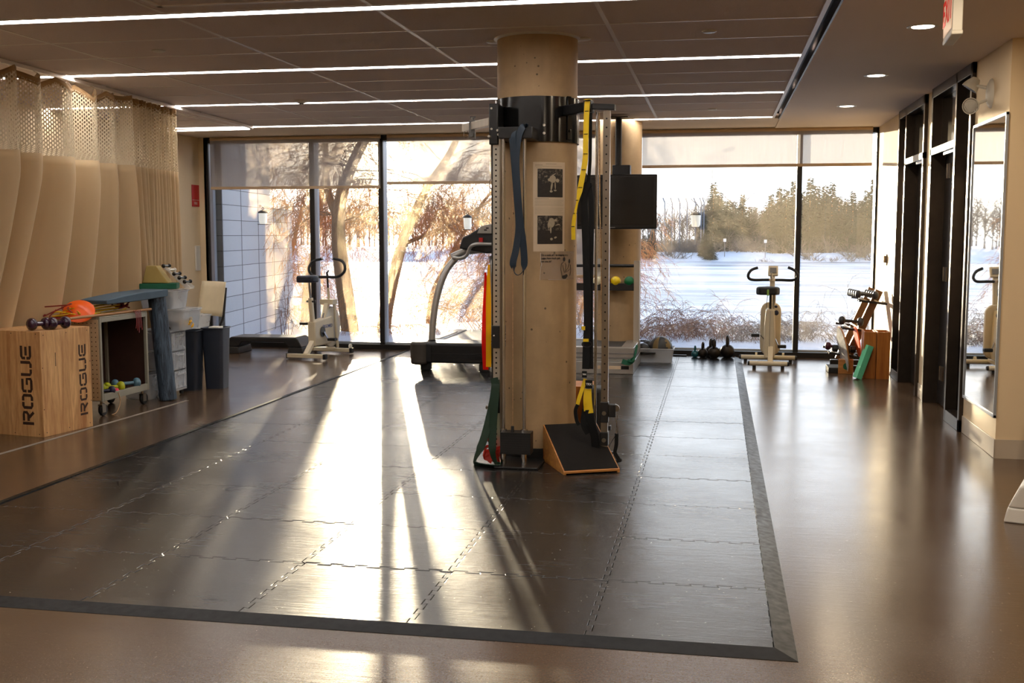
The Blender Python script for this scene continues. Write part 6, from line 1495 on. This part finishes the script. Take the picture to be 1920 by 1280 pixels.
# undergrowth on the far shore
def farbush(seed):
    rn = random.Random(seed); b = MB()
    for k in range(40):
        a = rn.uniform(0, 2*pi); grow(b, (rn.gauss(0, .7), rn.gauss(0, .4), 0), (cos(a), sin(a)*.5, rn.uniform(.5, 1.5)), rn.uniform(.7, 1.5), .035, 1, rn, .3, .6, 4, 3, None, 4)
    return b.build('far_shrub', M['far_twig'], None, 'low grey shrub along the snowy far shore', 'shrub', 'far shore shrubs')
s1 = farbush(91); ff = True
for i, (slope, y, s_) in enumerate([(-0.0488, 146, 1.0), (-0.0431, 142, .8), (-0.0383, 141, .9), (-0.0320, 147, 1.1), (-0.0249, 147, 1.2), (-0.0177, 145, 1.1), (0.0201, 150, .8), (0.0457, 147, .8), (0.0513, 146, .9), (0.0420, 139.5, .5), (0.0318, 149, .7), (0.0643, 147, 1.3), (0.0735, 142, .8), (0.0771, 141, .8), (0.0827, 140, .7), (0.1018, 140, .5), (0.1123, 140.5, .7), (0.1190, 142, 1), (0.1245, 142, 1), (0.1308, 141, 1), (-0.0201, 146, 1.3), (-0.0082, 147, 1.2), (0.0036, 149, 1.1), (0.0130, 149, 1), (-0.0561, 147, 1.1), (-0.0633, 147, 1.1)]+[(-0.0754+k*0.00817, 150+3*sin(k*2.3), 1.5+.3*sin(k*5.1)) for k in range(27)]):
    x = slope*y
    if ff: t = s1; ff = False
    else: t = s1.copy(); COL.objects.link(t)
    t.location = (x, y, far(x, y)-.1); t.scale = (s_*1.3, s_, s_*1.15); t.rotation_euler.z = i*1.3
pole = None
for slope, tp_ in ((-0.0474, 361), (-0.0407, 361), (-0.0339, 361), (-0.0273, 361), (-0.0201, 360), (-0.0149, 352), (-0.0125, 353)):
    x = slope*147
    if pole is None:
        b = MB(); b.tube([(0, 0, 0), (0, 0, 6.6), (-.25, 0, 7.3)], [.085, .08, .08], 8)
        t = pole = b.build('fence_pole', M['poletan'], None, 'tall slim pole with a bent tip standing on the far bank', 'pole', 'tall bent-tipped poles on the far bank')
    else: t = pole.copy(); COL.objects.link(t)
    t.location = (x, 147, far(x, 147)-.2)
b = MB(); b.tube([(0, 0, 0), (0, 0, 11)], [.09, .05], 8); x = -0.0059*155; b.build('mast', M['poletan'], None, 'single very tall thin mast rising above the far conifers', 'mast', loc=(x, 155, -.5))
for slope, nm in ((0.0062, 'left'), (0.0416, 'right')):
    x = slope*141.5; o = thing('shore_sign', 'small white sign on a post on the far shore, the %s one of two' % nm, 'sign', (x, 141.5, far(x, 141.5)), group='shore signs')
    MB().cyl((0, 0, 0), (0, 0, 2.2), .045, n=8).build('post', M['greyp'], o); MB().bb(-.18, .18, -.05, .0, 1.9, 2.3).build('sign_board', M['whiteprint'], o)

scene.cycles.max_bounces = 7; scene.cycles.transparent_max_bounces = 12; scene.cycles.diffuse_bounces = 4; scene.cycles.glossy_bounces = 3; scene.cycles.volume_bounces = 0
scene.cycles.use_adaptive_sampling = True; scene.cycles.adaptive_threshold = .04; scene.cycles.adaptive_min_samples = 20
scene.cycles.sample_clamp_indirect = 6; scene.cycles.use_denoising = True; scene.cycles.caustics_reflective = False; scene.cycles.caustics_refractive = False
scene.cycles.blur_glossy = 1.0
